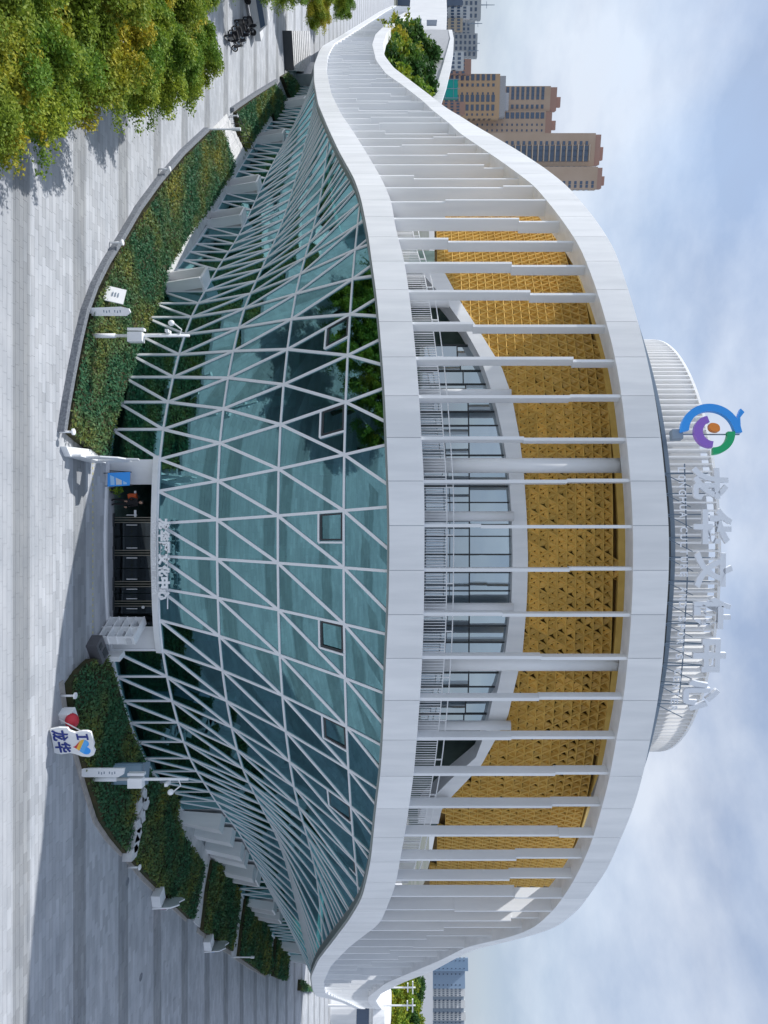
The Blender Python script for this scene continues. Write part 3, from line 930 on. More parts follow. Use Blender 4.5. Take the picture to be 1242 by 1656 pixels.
for k in range(80):
    a, b = 2*math.pi*k/80, 2*math.pi*(k+1)/80
    mb.poly([(CX+(CR-.8)*math.cos(a), CY+(CR-.8)*math.sin(a), 28), (CX+(CR-.8)*math.cos(b), CY+(CR-.8)*math.sin(b), 28), (CX+(CR-.8)*math.cos(b), CY+(CR-.8)*math.sin(b), CZ-.2), (CX+(CR-.8)*math.cos(a), CY+(CR-.8)*math.sin(a), CZ-.2)])
mb.obj('drum_wall', M['cityw'], crown, fix=False)

# ---- triangulated glass front
fac = empty('glass_facade', parent=bld)
U0 = -0.6
J0, J1 = -46, 44
panes, bars = [], []            # (screen size, polygon / segment)
def cut(pts):                   # clip a (u,z) polygon under the lower ribbon
    f = [ztop(u, z)+0.06-z for u, z in pts]
    out = []
    for i in range(len(pts)):
        j = (i+1) % len(pts)
        if f[i] >= 0: out.append(pts[i])
        if (f[i] >= 0) != (f[j] >= 0):
            t = f[i]/(f[i]-f[j])
            out.append((pts[i][0]+(pts[j][0]-pts[i][0])*t, pts[i][1]+(pts[j][1]-pts[i][1])*t))
    return out
def cutseg(a, b):
    fa, fb = ztop(*a)+0.04-a[1], ztop(*b)+0.04-b[1]
    if fa < 0 and fb < 0: return None
    if fa >= 0 and fb >= 0: return a, b
    t = fa/(fa-fb)
    m = (a[0]+(b[0]-a[0])*t, a[1]+(b[1]-a[1])*t)
    return (a, m) if fa >= 0 else (m, b)
def area2(pts):
    s = 0
    for i in range(len(pts)):
        a, b = pts[i], pts[(i+1) % len(pts)]
        s += a[0]*b[1]-a[1]*b[0]
    return abs(s)/2
def add_pane(pts):
    c = cut(pts)
    if len(c) < 3: return
    w = [FP(u, z) for u, z in c]
    panes.append((area2([proj(p) for p in w]), w))
def add_bar(a, b, w, d):
    c = cutseg(a, b)
    if not c: return
    p, q = FP(*c[0]), FP(*c[1])
    um, zm = (c[0][0]+c[1][0])/2, min(max((c[0][1]+c[1][1])/2, 0.3), 16)
    e = 0.05
    du = FP(um+e, zm)-FP(um-e, zm); dz = FP(um, zm+e)-FP(um, zm-e)
    n = du.cross(dz).normalized()
    if n.dot(Nrm(sT_of(um))) < 0: n = -n
    a2, b2 = proj(p), proj(q)
    bars.append((math.hypot(a2[0]-b2[0], a2[1]-b2[1]), p, q, w, d, n))
LB, RB = -2.6, 3.4              # the door recess lies between these columns
def u_of_y(yy):                 # foot column seen at a photo row
    us = np.linspace(J0, J1, 900)
    return float(np.interp(yy, [YC+B(1.78*u)[0]*F/B(1.78*u)[1] for u in us], us))
def jcol(yy): return round(u_of_y(yy)-U0)
special = {}                    # base-row columns that are not glass
for yy in (455, 357, 300, 228, 170):
    special[jcol(yy)] = 'portal'
for yy in (1310, 1330, 1350, 1368, 1390):
    special[jcol(yy)] = 'louvre'
for yy in (1400, 1455, 1470, 1525, 1545):
    special.setdefault(jcol(yy), 'portal')
windows = (-4, -2, 0, 2, 4, 6, 8)
for j in range(J0, J1):
    u, v = U0+j, U0+j+1
    if ztop(u) < 2.0 and ztop(v) < 2.0: continue
    for r in range(5):
        za, zb = ROWS[r], ROWS[r+1]
        if r == 0:
            if LB-0.01 <= u < RB-0.01: continue
            if j in special: continue
        add_pane([(u, za), (v, zb), (u, zb)])
        add_pane([(u, za), (v, za), (v, zb)])
        wm = (0.145 if r else 0.14)*(1-0.5*min(u/15, 1) if u > 0 else 1+0.12*min(-u/12, 1))
        add_bar((u, za), (u, zb), wm, 0.06)
        add_bar((u, za), (v, zb), wm*1.1, 0.07)
    for r in range(1, 5):
        add_bar((u, ROWS[r]), (v, ROWS[r]), 0.12*(1-0.35*min(abs(u)/18, 1)), 0.055)
    add_bar((u, 0.05), (v, 0.05), 0.12, 0.2)
    if j in windows:
        add_bar((u, 12.05), (u+0.56, 12.05), 0.10, 0.10)
        add_bar((u+0.56, 12.05), (u+0.56, 13.4), 0.10, 0.10)
        wfm = MB()
        for c_a, c_b in (((u+.05, 12.17), (u+.51, 12.17)), ((u+.51, 12.17), (u+.51, 13.28)), ((u+.51, 13.28), (u+.05, 13.28)), ((u+.05, 13.28), (u+.05, 12.17))):
            wfm.beam(FP(*c_a), FP(*c_b), 0.09, 0.05, Nrm(sT_of(u)), 0.03)
        wfm.obj('window_frame', M['dark'], fac)
panes.sort(key=lambda t: -t[0]); bars.sort(key=lambda t: -t[0])
for i, (ar, w) in enumerate(panes[:300]):
    mb = MB(); mb.poly(w)
    mb.obj('glass_pane', M['glass'], fac, fix=False)
mb = MB()
for ar, w in panes[300:]: mb.poly(w)
mb.obj('glass_pane', M['glass'], fac, kind='stuff', fix=False)
for l_, p, q, w, d, n in bars[:300]:
    mb = MB(); mb.beam(p, q, w, d, n, 0.03)
    mb.obj('mullion', M['mull'], fac)
mb = MB()
for l_, p, q, w, d, n in bars[300:]: mb.beam(p, q, w, d, n, 0.03)
mb.obj('mullion', M['mull'], fac, kind='stuff')
# portals, louvres
for j, kd in special.items():
    u, v = U0+j+0.03, U0+j+0.97
    n = Nrm(sT_of((u+v)/2))
    bn = Vector((B(1.78*v)[1]-B(1.78*u)[1], -(B(1.78*v)[0]-B(1.78*u)[0]), 0)).normalized()
    a, b = FP(u, 0), FP(v, 0)
    if kd == 'portal':
        r_ = empty('portal', parent=fac)
        mb = MB(); mb.hexa([a+bn*0.1, b+bn*0.1, b+bn*0.1+Vector((0,0,2.75)), a+bn*0.1+Vector((0,0,2.75))], [a-bn*0.1, b-bn*0.1, b-bn*0.1+Vector((0,0,2.75)), a-bn*0.1+Vector((0,0,2.75))])
        mb.obj('panel', M['greyp'], r_)
        for e in (a, b):
            mb = MB(); mb.beam(e+bn*0.2, e+bn*0.65+Vector((0,0,2.8)), 0.16, 0.7, bn); mb.obj('jamb', M['white'], r_)
        mb = MB()
        mb.beam(a+bn*0.45+Vector((0,0,2.82)), b+bn*0.45+Vector((0,0,2.82)), 0.16, 1.0, bn)
        mb.obj('lintel', M['white'], r_)
    else:
        for k in range(1):
            t = (b-a)
            mb = MB()
            c0 = a + t*0.5
            mb.hexa([a+t*.08+bn*0.05, a+t*.08+bn*0.8, b-t*.3+bn*0.8, b-t*.3+bn*0.05],
                    [a+t*.2+bn*0.2+Vector((0,0,2.85)), a+t*.2+bn*1.3+Vector((0,0,2.85)), b-t*.1+bn*1.3+Vector((0,0,2.85)), b-t*.1+bn*0.2+Vector((0,0,2.85))])
            mb.obj('louvre_slab', M['white'], fac)
        mb = MB(); mb.poly([a-bn*.05, b-bn*.05, b-bn*.05+Vector((0,0,2.8)), a-bn*.05+Vector((0,0,2.8))]); mb.obj('louvre_back', M['greyp'], fac, fix=False)
# interior: floors, back wall, pale columns
mbf, mbw, mbk = MB(), MB(), MB()
us = np.linspace(J0+3, J1-3, 150)
for p, q in zip(us[:-1], us[1:]):
    for z in (3.1, 6.6, 10.0, 13.6):
        if z > ztop(p)-0.5: continue
        mbf.hexa([FP(p, z, .9), FP(q, z, .9), FP(q, z, 9), FP(p, z, 9)], [FP(p, z+.35, .9), FP(q, z+.35, .9), FP(q, z+.35, 9), FP(p, z+.35, 9)])
    if LB-0.3 <= p and q <= RB+0.3: z0 = 3.0
    else: z0 = 0
    mbw.poly([FP(p, z0, 8.5), FP(q, z0, 8.5), FP(q, min(16.5, ztop(q)+1.2), 8.5), FP(p, min(16.5, ztop(p)+1.2), 8.5)])
mbf.obj('interior_floor', M['slab'], bld)
mbw.obj('interior_wall', M['interior'], bld, fix=False)
for u in np.arange(-11.6, 13, 3.0):
    if LB-0.5 < u < RB+0.5: z0 = 3.0
    else: z0 = 0.0
    p = FP(u, 3.5, 3.0)
    mb = MB(); mb.tube([(p.x, p.y, z0), (p.x, p.y, min(13.5, ztop(u)))], 0.35, 12)
    mb.obj('interior_column', M['concrete'], bld, smooth=True)

# ---- entrance recess
ent = empty('entrance', parent=bld)
lf, rf = FP(LB, 0), FP(RB, 0)
DY = 40.0
ldoor, rdoor = Vector((-1.55, DY, 0)), Vector((6.45, DY, 0))
for nm, a, b in (('side_wall', lf, ldoor), ('side_wall', rf, rdoor)):
    mb = MB()
    t = (b-a).normalized(); o = Vector((t.y, -t.x, 0))*0.12
    if nm and a is lf: o = -o if o.x > 0 else o
    else: o = -o if o.x < 0 else o
    mb.hexa([a, b, b+o, a+o], [a+Vector((0,0,2.6)), b+Vector((0,0,2.6)), b+o+Vector((0,0,2.6)), a+o+Vector((0,0,2.6))])
    mb.obj('side_wall', M['white'], ent)
mb = MB()
ups = np.linspace(LB-0.1, RB+0.1, 14)
for p, q in zip(ups[:-1], ups[1:]):
    mb.hexa([FP(p, 2.55, -0.10), FP(q, 2.55, -0.10), FP(q, 2.88, -0.16), FP(p, 2.88, -0.16)], [FP(p, 2.55, .35), FP(q, 2.55, .35), FP(q, 2.88, .35), FP(p, 2.88, .35)])
mb.obj('canopy_beam', M['white'], ent)
mb = MB(); mb.hexa([(lf.x, lf.y-0.1, 2.62), (rf.x, rf.y-0.1, 2.62), (rf.x, DY+3.5, 2.62), (lf.x, DY+3.5, 2.62)], [(lf.x, lf.y-0.1, 2.8), (rf.x, rf.y-0.1, 2.8), (rf.x, DY+3.5, 2.8), (lf.x, DY+3.5, 2.8)])
mb.obj('ceiling', M['greyp'], ent)
mb = MB(); mb.poly([(-3, DY+6, 0), (8, DY+6, 0), (8, DY+6, 3), (-3, DY+6, 3)]); mb.poly([(-3, DY+.1, 0.004), (8, DY+.1, 0.004), (8, DY+6, 0.004), (-3, DY+6, 0.004)])
mb.obj('lobby', M['interior'], ent, fix=False)
dx = [-1.55, 0.45, 2.3, 4.05, 5.15, 6.45]
for i in range(5):
    if i == 0: continue                       # leftmost bay stands open behind the person
    dr = empty('door', parent=ent)
    mid = (dx[i]+dx[i+1])/2
    for a, b in ((dx[i]+.1, mid-.02), (mid+.02, dx[i+1]-.1)):
        mb = MB(); mb.hexa([(a, DY, .05), (b, DY, .05), (b, DY, 2.5), (a, DY, 2.5)], [(a, DY+.02, .05), (b, DY+.02, .05), (b, DY+.02, 2.5), (a, DY+.02, 2.5)])
        mb.obj('pane', M['doorg'], dr)
    mb = MB()
    mb.box(((dx[i]+dx[i+1])/2, DY, 0.03), dx[i+1]-dx[i], .1, .06); mb.obj('sill', M['dark'], dr)
    mb = MB(); mb.box(((dx[i]+dx[i+1])/2, DY, 2.55), dx[i+1]-dx[i], .1, .1); mb.obj('head', M['dark'], dr)
for i in range(1, 5):
    mb = MB()
    for o_ in (-.14, 0, .14):
        mb.box((dx[i]+o_, DY-.06, 1.3), 0.05, 0.08, 2.5)
    mb.obj('door_post', mat('bronze_post', (0.20, 0.19, 0.16), 0.35, 0.7), ent)
    mb = MB(); mb.box((dx[i], DY-.08, .06), .75, .1, .1); mb.obj('threshold', M['dark'], ent)
    mb = MB(); mb.tube([(dx[i]-.28, DY-.14, .8), (dx[i]-.28, DY-.14, 1.4)], .02, 6); mb.tube([(dx[i]+.28, DY-.14, .8), (dx[i]+.28, DY-.14, 1.4)], .02, 6)
    mb.obj('handle', M['white'], ent, kind='stuff')
for x in (5.35, 6.0):
    mb = MB(); mb.tube([(x, DY-.12, 1.72), (x, DY-.07, 1.72)], .09, 12); mb.obj('door_sticker', M['cityw'], ent)
for x in (0.1, -0.98):
    mb = MB(); mb.box((x, DY-.05, 1.25), .42, .02, .12); mb.obj('door_notice', M['cityw'], ent)

# ================================================================== LETTERING
def text_mesh(txt, size, ext, m, name='letter'):
    c = bpy.data.curves.new(name, 'FONT')
    c.body = txt; c.size = size; c.extrude = ext; c.align_x = 'CENTER'
    c.offset = 0.0
    c.resolution_u = 3
    return c
def text_obj(txt, size, ext, m, mw, parent, name='letter', bold=0.0, wx=1.0, fit=None):
    c = text_mesh(txt, size, ext, m)
    c.offset = bold
    o = bpy.data.objects.new('tmp_text', c)
    COL.objects.link(o)
    dg = bpy.context.evaluated_depsgraph_get()
    me = bpy.data.meshes.new_from_object(o.evaluated_get(dg))
    bpy.data.objects.remove(o); bpy.data.curves.remove(c)
    me.name = name
    if fit and len(me.vertices):
        xs = [v.co.x for v in me.vertices]; yy = [v.co.y for v in me.vertices]
        cx, sx = (max(xs)+min(xs))/2, fit[0]/max(max(xs)-min(xs), 1e-3)
        y0, sy = min(yy), fit[1]/max(max(yy)-min(yy), 1e-3)
        for v in me.vertices:
            v.co.x = (v.co.x-cx)*sx; v.co.y = (v.co.y-y0)*sy
    me.materials.clear(); me.materials.append(m)
    ob = link(name, me, parent)
    ob.matrix_world = mw
    return ob
def face_m(p, right, up=Vector((0, 0, 1))):
    r = Vector(right).normalized(); u = Vector(up).normalized(); n = r.cross(u)
    return Matrix(((r.x, u.x, n.x, p[0]), (r.y, u.y, n.y, p[1]), (r.z, u.z, n.z, p[2]), (0, 0, 0, 1)))

rs = thing('rooftop_sign', 'big white rooftop letters 龙华文体中心 standing above the upper ribbon', 'sign')
RO = 0.9
glyphs = [('龙', 755, 808, 1118, 1177), ('华', 822, 880, 1121, 1183), ('文', 892, 951, 1122, 1184), ('体', 965, 1019, 1121, 1181), ('中', 1032, 1087, 1120, 1173), ('心', 1098, 1149, 1104, 1163)]
for ch, y0, y1, x0, x1 in glyphs:
    s = s_at((y0+y1)/2*1.0)
    p = P(s, RO, 0)
    D = p.y
    yc = (y0+y1)/2
    p = at(x0, yc, D)
    n = Nrm(s); r = Vector((-n.y, n.x, 0))
    text_obj(ch, 2.0, 0.11, M['letter'], face_m(p, r), rs, 'letter', 0.075, fit=((y1-y0)*D/F/max(r.x, .7), (x1-x0)*D/F))
eng = "LONGHUA CULTURE AND SPORTS CENTER"
for i, ch in enumerate(eng):
    if ch == ' ': continue
    yy = 760 + i*(1146-760)/(len(eng)-1)
    s = s_at(yy)
    D = P(s, RO, 0).y
    xx = float(np.interp(yy, [755, 850, 930, 1000, 1070, 1148], [1096, 1100, 1100, 1097, 1092, 1083]))
    n = Nrm(s); r = Vector((-n.y, n.x, 0))
    text_obj(ch, 0.46, 0.03, M['letter'], face_m(at(xx, yy, D), r), rs, 'letter', 0.006, fit=((0.10 if ch == 'I' else 0.27), 0.38))
mb = MB()
for ch, y0, y1, x0, x1 in glyphs:
    for yy in (y0+10, y1-10):
        s = s_at(yy); D = P(s, RO, 0).y
        p = at(x0, yy, D)
        mb.beam((p.x, p.y+.1, I(s, ZUU)-.3), (p.x, p.y+.1, p.z+0.5), .05, .05, Nrm(s))
        mb.beam((p.x, p.y+1.3, I(s, ZUU)-.3), (p.x, p.y+.1, p.z+0.9), .045, .045, Nrm(s))
        mb.beam((p.x, p.y+.1, I(s, ZUU)+.2), (p.x+.7, p.y+.1, p.z), .04, .04, Nrm(s))
for a, b in zip(np.linspace(750, 1120, 16)[:-1], np.linspace(750, 1120, 16)[1:]):
    for xo, yy0, yy1 in ((1110, a, b),):
        sA, sB = s_at(a), s_at(b)
        xa, xb = [float(np.interp(v, [755, 930, 1070, 1148], [1107, 1112, 1104, 1096])) for v in (a, b)]
        mb.beam(at(xa, a, P(sA, RO+.12, 0).y), at(xb, b, P(sB, RO+.12, 0).y), .05, .05, Nrm(sA))
mb.obj('support_frame', mat('sign_steel', (0.13, 0.18, 0.24), 0.5, 0.3), rs)
# logo: blue arc with spur, purple and green arcs, orange seed
lg = thing('rooftop_logo', 'round rooftop logo with blue arc, purple and green arcs and orange seed', 'sign')
Dl = P(s_at(700), RO, 0).y
nl = Nrm(s_at(700)); rl = Vector((-nl.y, nl.x, 0))
def lp(x, y, d=0.0):                 # flat point on the logo plate, from its surveyed outline
    c = at(1149, 696, Dl)
    return c + rl*((y-696)*Dl/F/rl.x) + Vector((0, 0, (x-1149)*Dl/F)) + nl*d
def extrude(outline, th, m, nm):
    mb = MB()
    f = [lp(x, y, th) for x, y in outline]; b = [lp(x, y, -th) for x, y in outline]
    t2 = [Vector((y, x, 0)) for x, y in outline]
    for t in tessellate_polygon([t2]):
        mb.poly([f[i] for i in t]); mb.poly([b[i] for i in t])
    for i in range(len(f)):
        j = (i+1) % len(f)
        mb.poly([f[i], f[j], b[j], b[i]])
    mb.obj(nm, m, lg)
def arcpts(cx, cy, r0, r1, a0, a1, n=22):
    o = [(cx+r0*math.cos(a), cy+r0*math.sin(a)) for a in np.linspace(a0, a1, n)]
    return o + [(cx+r1*math.cos(a), cy+r1*math.sin(a)) for a in np.linspace(a1, a0, n)]
# angle measured from +x (up) towards +y (right)
ou = [(1148.5+49*math.cos(a), 700+47*math.sin(a)) for a in np.linspace(math.pi, 2*math.pi-0.50, 26)]
ou += [(1199, 661), (1204.5, 667), (1197, 676), (1196.5, 690), (1198.5, 700)]
ou += [(1187, 700)]
ou += [(1149+36*math.cos(a), 698+33*math.sin(a)) for a in np.linspace(2*math.pi-0.3, math.pi+0.05, 22)]
extrude(ou, .14, M['blue'], 'blue_arc')
extrude([(1147+26*math.cos(a), 699+26*math.sin(a)) for a in np.linspace(math.pi*1.46, math.pi*0.48, 18)] + [(1151+16*math.cos(a), 699+16*math.sin(a)) for a in np.linspace(math.pi*0.5, math.pi*1.42, 18)], .14, M['purple'], 'purple_arc')
extrude([(1149+38*math.cos(a), 699+37*math.sin(a)) for a in np.linspace(0, math.pi*0.5, 14)] + [(1150+25*math.cos(a), 699+26*math.sin(a)) for a in np.linspace(math.pi*0.5, 0, 14)], .14, M['green'], 'green_arc')
extrude([(1154.5+10*math.cos(a)*(1-0.15*math.cos(2*a)), 692+7*math.sin(a)+2*math.cos(a)) for a in np.linspace(0, 2*math.pi, 20)[:-1]], .14, M['orange'], 'orange_seed')
mb = MB()
mb.beam(lp(1095, 701, -.2), lp(1198, 701, -.2), .06, .06, nl)
mb.beam(lp(1088, 701, -.3), lp(1105, 701, -.3), .5, .5, nl)
mb.obj('stand', M['steel'], lg)

# sign over the doors
es = thing('entrance_sign', 'white raised sign letters fixed over the dark entrance doors', 'sign')
cn = '龙华区文化中心'
for i, ch in enumerate(cn):
    yy = 847 + i*18.9
    p = at(259, yy, 38.55)
    text_obj(ch, .6, .05, M['white'], face_m((p.x, p.y-0.25, p.z), (1, 0, 0)), es, 'letter', 0.036, fit=(.61, .62))
en = 'LONGHUA CULTURAL CENTER'
for i, ch in enumerate(en):
    if ch == ' ': continue
    yy = 845 + i*5.2
    p = at(249.5, yy, 38.6)
    text_obj(ch, .28, .03, M['white'], face_m((p.x, p.y-0.3, p.z), (1, 0, 0)), es, 'letter', 0.003, fit=(.13 if ch != 'I' else .05, .22))
mb = MB()
for z_ in (at(256, 900, 38.5).z, at(272, 900, 38.5).z):
    mb.box((3.0, 38.42, z_), 4.5, .05, .05)
mb.obj('rail', M['mull'], es)

# ================================================================== SIGNS AND FURNITURE ON THE PLAZA
def hsphere(c, r, seg=10, rings=7, sc=(1, 1, 1)):
    mb = MB()
    for i in range(rings+1):
        th = math.pi*i/rings
        for k in range(seg):
            a = 2*math.pi*k/seg
            mb.v.append((c[0]+r*sc[0]*math.sin(th)*math.cos(a), c[1]+r*sc[1]*math.sin(th)*math.sin(a), c[2]+r*sc[2]*math.cos(th)))
    for i in range(rings):
        for k in range(seg):
            mb.f.append((i*seg+k, (i+1)*seg+k, (i+1)*seg+(k+1) % seg, i*seg+(k+1) % seg))
    return mb
# bollard lights
def bollard(loc, label):
    t = thing('bollard_light', label, 'light', loc, 0, 'small white bollard lights along the planted kerb')
    mb = MB(); mb.tube([(0, 0, 0), (0, 0, .66)], .055, 10); mb.obj('post', M['white'], t, smooth=True)
    mb = MB(); mb.tube([(0, 0, .64), (0, 0, .66), (0, 0, .73), (0, 0, .75)], [.06, .16, .16, .12], 14); mb.obj('head', M['white'], t)
    return t
bl = [((93,698), 'white bollard light at the bed corner beside the cut-out board'), ((176,391), 'white bollard light on the curved left kerb above the white cube sign'), ((256,272), 'white bollard light on the left kerb nearer the tree shadows'), ((371,186), 'white bollard light beside the white steps'),
      ((96,1126), 'white bollard light left of the heart sign'), ((205,1404), 'white bollard light at the shaded kerb far right')]
for p, lb in bl:
    g = gp(*p); bollard((g.x, g.y+.1, 0.02), lb)
# light poles with cameras
def pole(base, h, label, arm, camside):
    t = thing('camera_pole', label, 'pole', base)
    mb = MB(); mb.tube([(0, 0, 0), (0, 0, 1.5)], .12, 12); mb.obj('base_sleeve', M['white'], t, smooth=True)
    mb = MB(); mb.tube([(0, 0, 1.5), (0, 0, h)], [.085, .07], 12); mb.obj('shaft', M['white'], t, smooth=True)
    mb = MB(); mb.box((.12, -.12, h*0.49), .5, .4, .75); mb.obj('equipment_box', M['white'], t)
    mb = MB(); mb.box((-.30, -.05, h*0.49), .14, .3, .85); mb.obj('side_box', M['white'], t)
    mb = MB(); mb.tube([(0, 0, h*.9), (arm*.4, -.1, h*.93), (arm*.8, -.1, h*.86)], .035, 8)
    mb.obj('arm', M['white'], t)
    cm = hsphere((arm*.85, -.1, h*.83), .16); cm.obj('camera_dome', M['white'], t, smooth=True)
    mb = MB(); mb.box((arm*.25, -.1, h*.80), .16, .5, .16); mb.obj('bullet_camera', M['white'], t)
    return t
gA = gp(140, 543); pole((gA.x, gA.y, 0), 5.35, 'white camera pole standing in the lit left hedge', -.75, 1)
gB = gp(142, 1260); pole((gB.x, gB.y, 0), 5.25, 'white camera pole standing in the shaded right hedge', .75, 1)
gl2 = gp(333, 209)
t = thing('lamp_post', 'slim white lamp post beside the white garden steps', 'lamp post', (gl2.x, gl2.y, 0))
mb = MB(); mb.tube([(0, 0, 0), (0, 0, 2.6)], .07, 10); mb.obj('post', M['white'], t)
mb = MB(); mb.tube([(0, 0, 2.1), (0, 0, 2.75)], .13, 12); mb.obj('lamp', M['white'], t)
# blade signs
def blade(base, h, w, label, flip, rz):
    t = thing('totem_sign', label, 'sign', base, rz)
    o = [(-w*.35, 0), (w*.35, 0), (w*.5, h*.1), (w*.5, h*.9), (w*.1, h), (-w*.3, h*.97), (-w*.5, h*.8)] if not flip else [(-w*.35, 0), (w*.35, 0), (w*.5, h*.08), (w*.5, h*.86), (w*.2, h*.97), (-w*.5, h), (-w*.5, h*.08)]
    mb = MB()
    mb.poly([(x, -.06, z) for x, z in o]); mb.poly([(x, .06, z) for x, z in o])
    for i in range(len(o)):
        a, b = o[i], o[(i+1) % len(o)]
        mb.poly([(a[0], -.06, a[1]), (b[0], -.06, b[1]), (b[0], .06, b[1]), (a[0], .06, a[1])])
    mb.obj('blade', M['white'], t)
    mb = MB()
    for k in range(7):
        if k == 3: continue
        mb.box((.03*(k % 2), -.066, h*(.42+.06*k)), .12, .006, .05)
    mb.obj('lettering', M['steel'], t, kind='stuff')
    return t
g_ = gp(138, 503.5); blade((g_.x, g_.y, .0), 2.35, .46, 'white blade-shaped sign standing in the lit left hedge', False, .2)
g_ = gp(131, 1249); blade((g_.x, g_.y, .0), 2.25, .45, 'white blade-shaped sign in the shaded right hedge beside the pole', True, 0)
# tilted white sign board on legs
g_ = gp(160, 475)
t = thing('tilted_board_sign', 'white square board tilted on legs in the lit left hedge', 'sign', (g_.x, g_.y, 0), -.45)
mb = MB(); mb.hexa([(-.5, -.1, .35), (.5, -.1, .35), (.5, .25, 1.3), (-.5, .25, 1.3)], [(-.5, -.05, .33), (.5, -.05, .33), (.5, .30, 1.28), (-.5, .30, 1.28)]); mb.obj('board', M['white'], t)
for sx in (-.4, .4):
    mb = MB(); mb.box((sx, .0, .3), .06, .06, .6); mb.obj('leg', M['white'], t)
mb = MB()
for k in range(3):
    mb.hexa([(-.15, .02+.05*k, .72+.13*k), (.13, .02+.05*k, .72+.13*k), (.13, .035+.05*k, .76+.13*k), (-.15, .035+.05*k, .76+.13*k)], [(-.15, .0+.05*k, .72+.13*k), (.13, .0+.05*k, .72+.13*k), (.13, .015+.05*k, .76+.13*k), (-.15, .015+.05*k, .76+.13*k)])
mb.obj('lettering', M['steel'], t, kind='stuff')

# cut-out boards (heart sign and two more of the family)
def union_outline(discs):             # convex-ish white backing from overlapping discs and boxes
    pass
hs = thing('heart_sign', 'white cut-out sign reading I heart 龙华 before the shaded hedge', 'sign')
g_ = gp(79, 1178)
c_ = Vector((g_.x, g_.y, 0))
rr = Vector((.90, .38, 0)).normalized()
fm = lambda x, z, d=0: c_ + rr*x + Vector((0, 0, z)) + Vector((rr.y, -rr.x, 0))*d
def plate(pts, d0, d1, m, nm, parent, fmx=fm):
    mb = MB()
    f = [fmx(x, z, d1) for x, z in pts]; b = [fmx(x, z, d0) for x, z in pts]
    for t_ in tessellate_polygon([[Vector((x, z, 0)) for x, z in pts]]):
        mb.poly([f[i] for i in t_]); mb.poly([b[i] for i in t_])
    for i in range(len(pts)):
        j = (i+1) % len(pts); mb.poly([f[i], f[j], b[j], b[i]])
    return mb.obj(nm, m, parent)
back = [(0.02,.08),(1.42,.0),(1.5,.3),(1.42,.75),(1.48,.98),(1.62,1.25),(1.66,1.6),(1.55,1.83),(1.3,1.95),(1.1,1.9),(.9,1.98),(.2,1.95),(.12,1.8),(.12,1.55),(.22,1.2),(.1,.95),(-.06,.9),(-.08,.5)]
plate(back, -.05, .05, M['white'], 'backing_board', hs)
def heart(cx, cz, s):
    o = []
    for a in np.linspace(0, 2*math.pi, 33)[:-1]:
        o.append((cx+s*(16*math.sin(a)**3)/17, cz+s*(13*math.cos(a)-5*math.cos(2*a)-2*math.cos(3*a)-math.cos(4*a))/17))
    return o
hp = heart(1.05, 1.42, .46)
def clip_x(poly, f):
    out = []
    v = [f(p) for p in poly]
    for i in range(len(poly)):
        j = (i+1) % len(poly)
        if v[i] >= 0: out.append(poly[i])
        if (v[i] >= 0) != (v[j] >= 0):
            t_ = v[i]/(v[i]-v[j]); out.append((poly[i][0]+(poly[j][0]-poly[i][0])*t_, poly[i][1]+(poly[j][1]-poly[i][1])*t_))
    return out
dg_ = lambda p: (p[0]-1.05)*.55 + (p[1]-1.42)
for lo_, hi_, m_ in ((-9, -.27, M['red']), (-.27, -.08, M['yellow']), (-.08, .16, M['sky']), (.16, 9, M['blue'])):
    pp = clip_x(clip_x(hp, lambda p: dg_(p)-lo_), lambda p: hi_-dg_(p))
    if len(pp) > 2: plate(pp, .05, .075, m_, 'heart_band', hs)
plate([(.28,1.78),(.62,1.78),(.62,1.70),(.50,1.70),(.50,1.32),(.62,1.32),(.62,1.24),(.28,1.24),(.28,1.32),(.40,1.32),(.40,1.70),(.28,1.70)], .05, .075, M['navy'], 'letter', hs)
for ch, x0 in (('龙', .36), ('华', 1.05)):
    text_obj(ch, .8, .02, M['navy'], face_m(fm(x0, .12, .07), rr), hs, 'letter', .014, fit=(.62, .74))
mb = MB(); p = gp(95, 1160); mb.box((p.x, p.y+.3, .3), .6, .5, .6, .5); mb.obj('plinth', M['white'], hs)
mb = MB(); mb.tube([fm(.3, 1.6, -.05), fm(.2, 0, -.9)], .03, 6); mb.tube([fm(1.2, 1.6, -.05), fm(1.3, 0, -.9)], .03, 6); mb.obj('brace', M['white'], hs)
p = gp(92, 1166)
o = hsphere((p.x+.05, p.y+.2, .62), .34, 14, 9, (1.1, .8, .95))
tag(o.obj('red_bundle', M['red'], smooth=True), 'red rounded bundle on the white plinth behind the heart sign', 'bundle')
# tall cut-out board at the left of the doors, seen on edge
ct = thing('cutout_board', 'white cut-out photo board seen on edge beside the entrance, casting a blue shadow', 'sign')
q0, q1 = gp(106, 738), gp(148, 749)
c2 = Vector((q0.x, q0.y, 0)); r2 = (Vector((q1.x, q1.y, 0))-c2).normalized()
fm2 = lambda x, z, d=0: c2 + r2*x + Vector((0, 0, z)) + Vector((r2.y, -r2.x, 0))*d
Lb = (q1-q0).length
plate([(0,0),(Lb,0),(Lb,.75),(0,.75)], -.10, .0, M['white'], 'base_board', ct, fm2)
plate([(Lb*.2,.75),(Lb*.45,.75),(Lb*.5,1.6),(Lb*.62,1.7),(Lb*.66,.75),(Lb*.9,.75),(Lb*.95,1.9),(Lb*.8,2.35),(Lb*.72,2.3),(Lb*.66,2.9),(Lb*.52,3.0),(Lb*.48,2.4),(Lb*.3,2.2),(Lb*.15,1.5)], -.09, -.02, M['white'], 'figure_board', ct, fm2)
plate([(Lb*.3,1.0),(Lb*.42,1.0),(Lb*.48,2.0),(Lb*.36,1.9)], .0-.12, -.10, M['orange'], 'orange_print', ct, fm2)
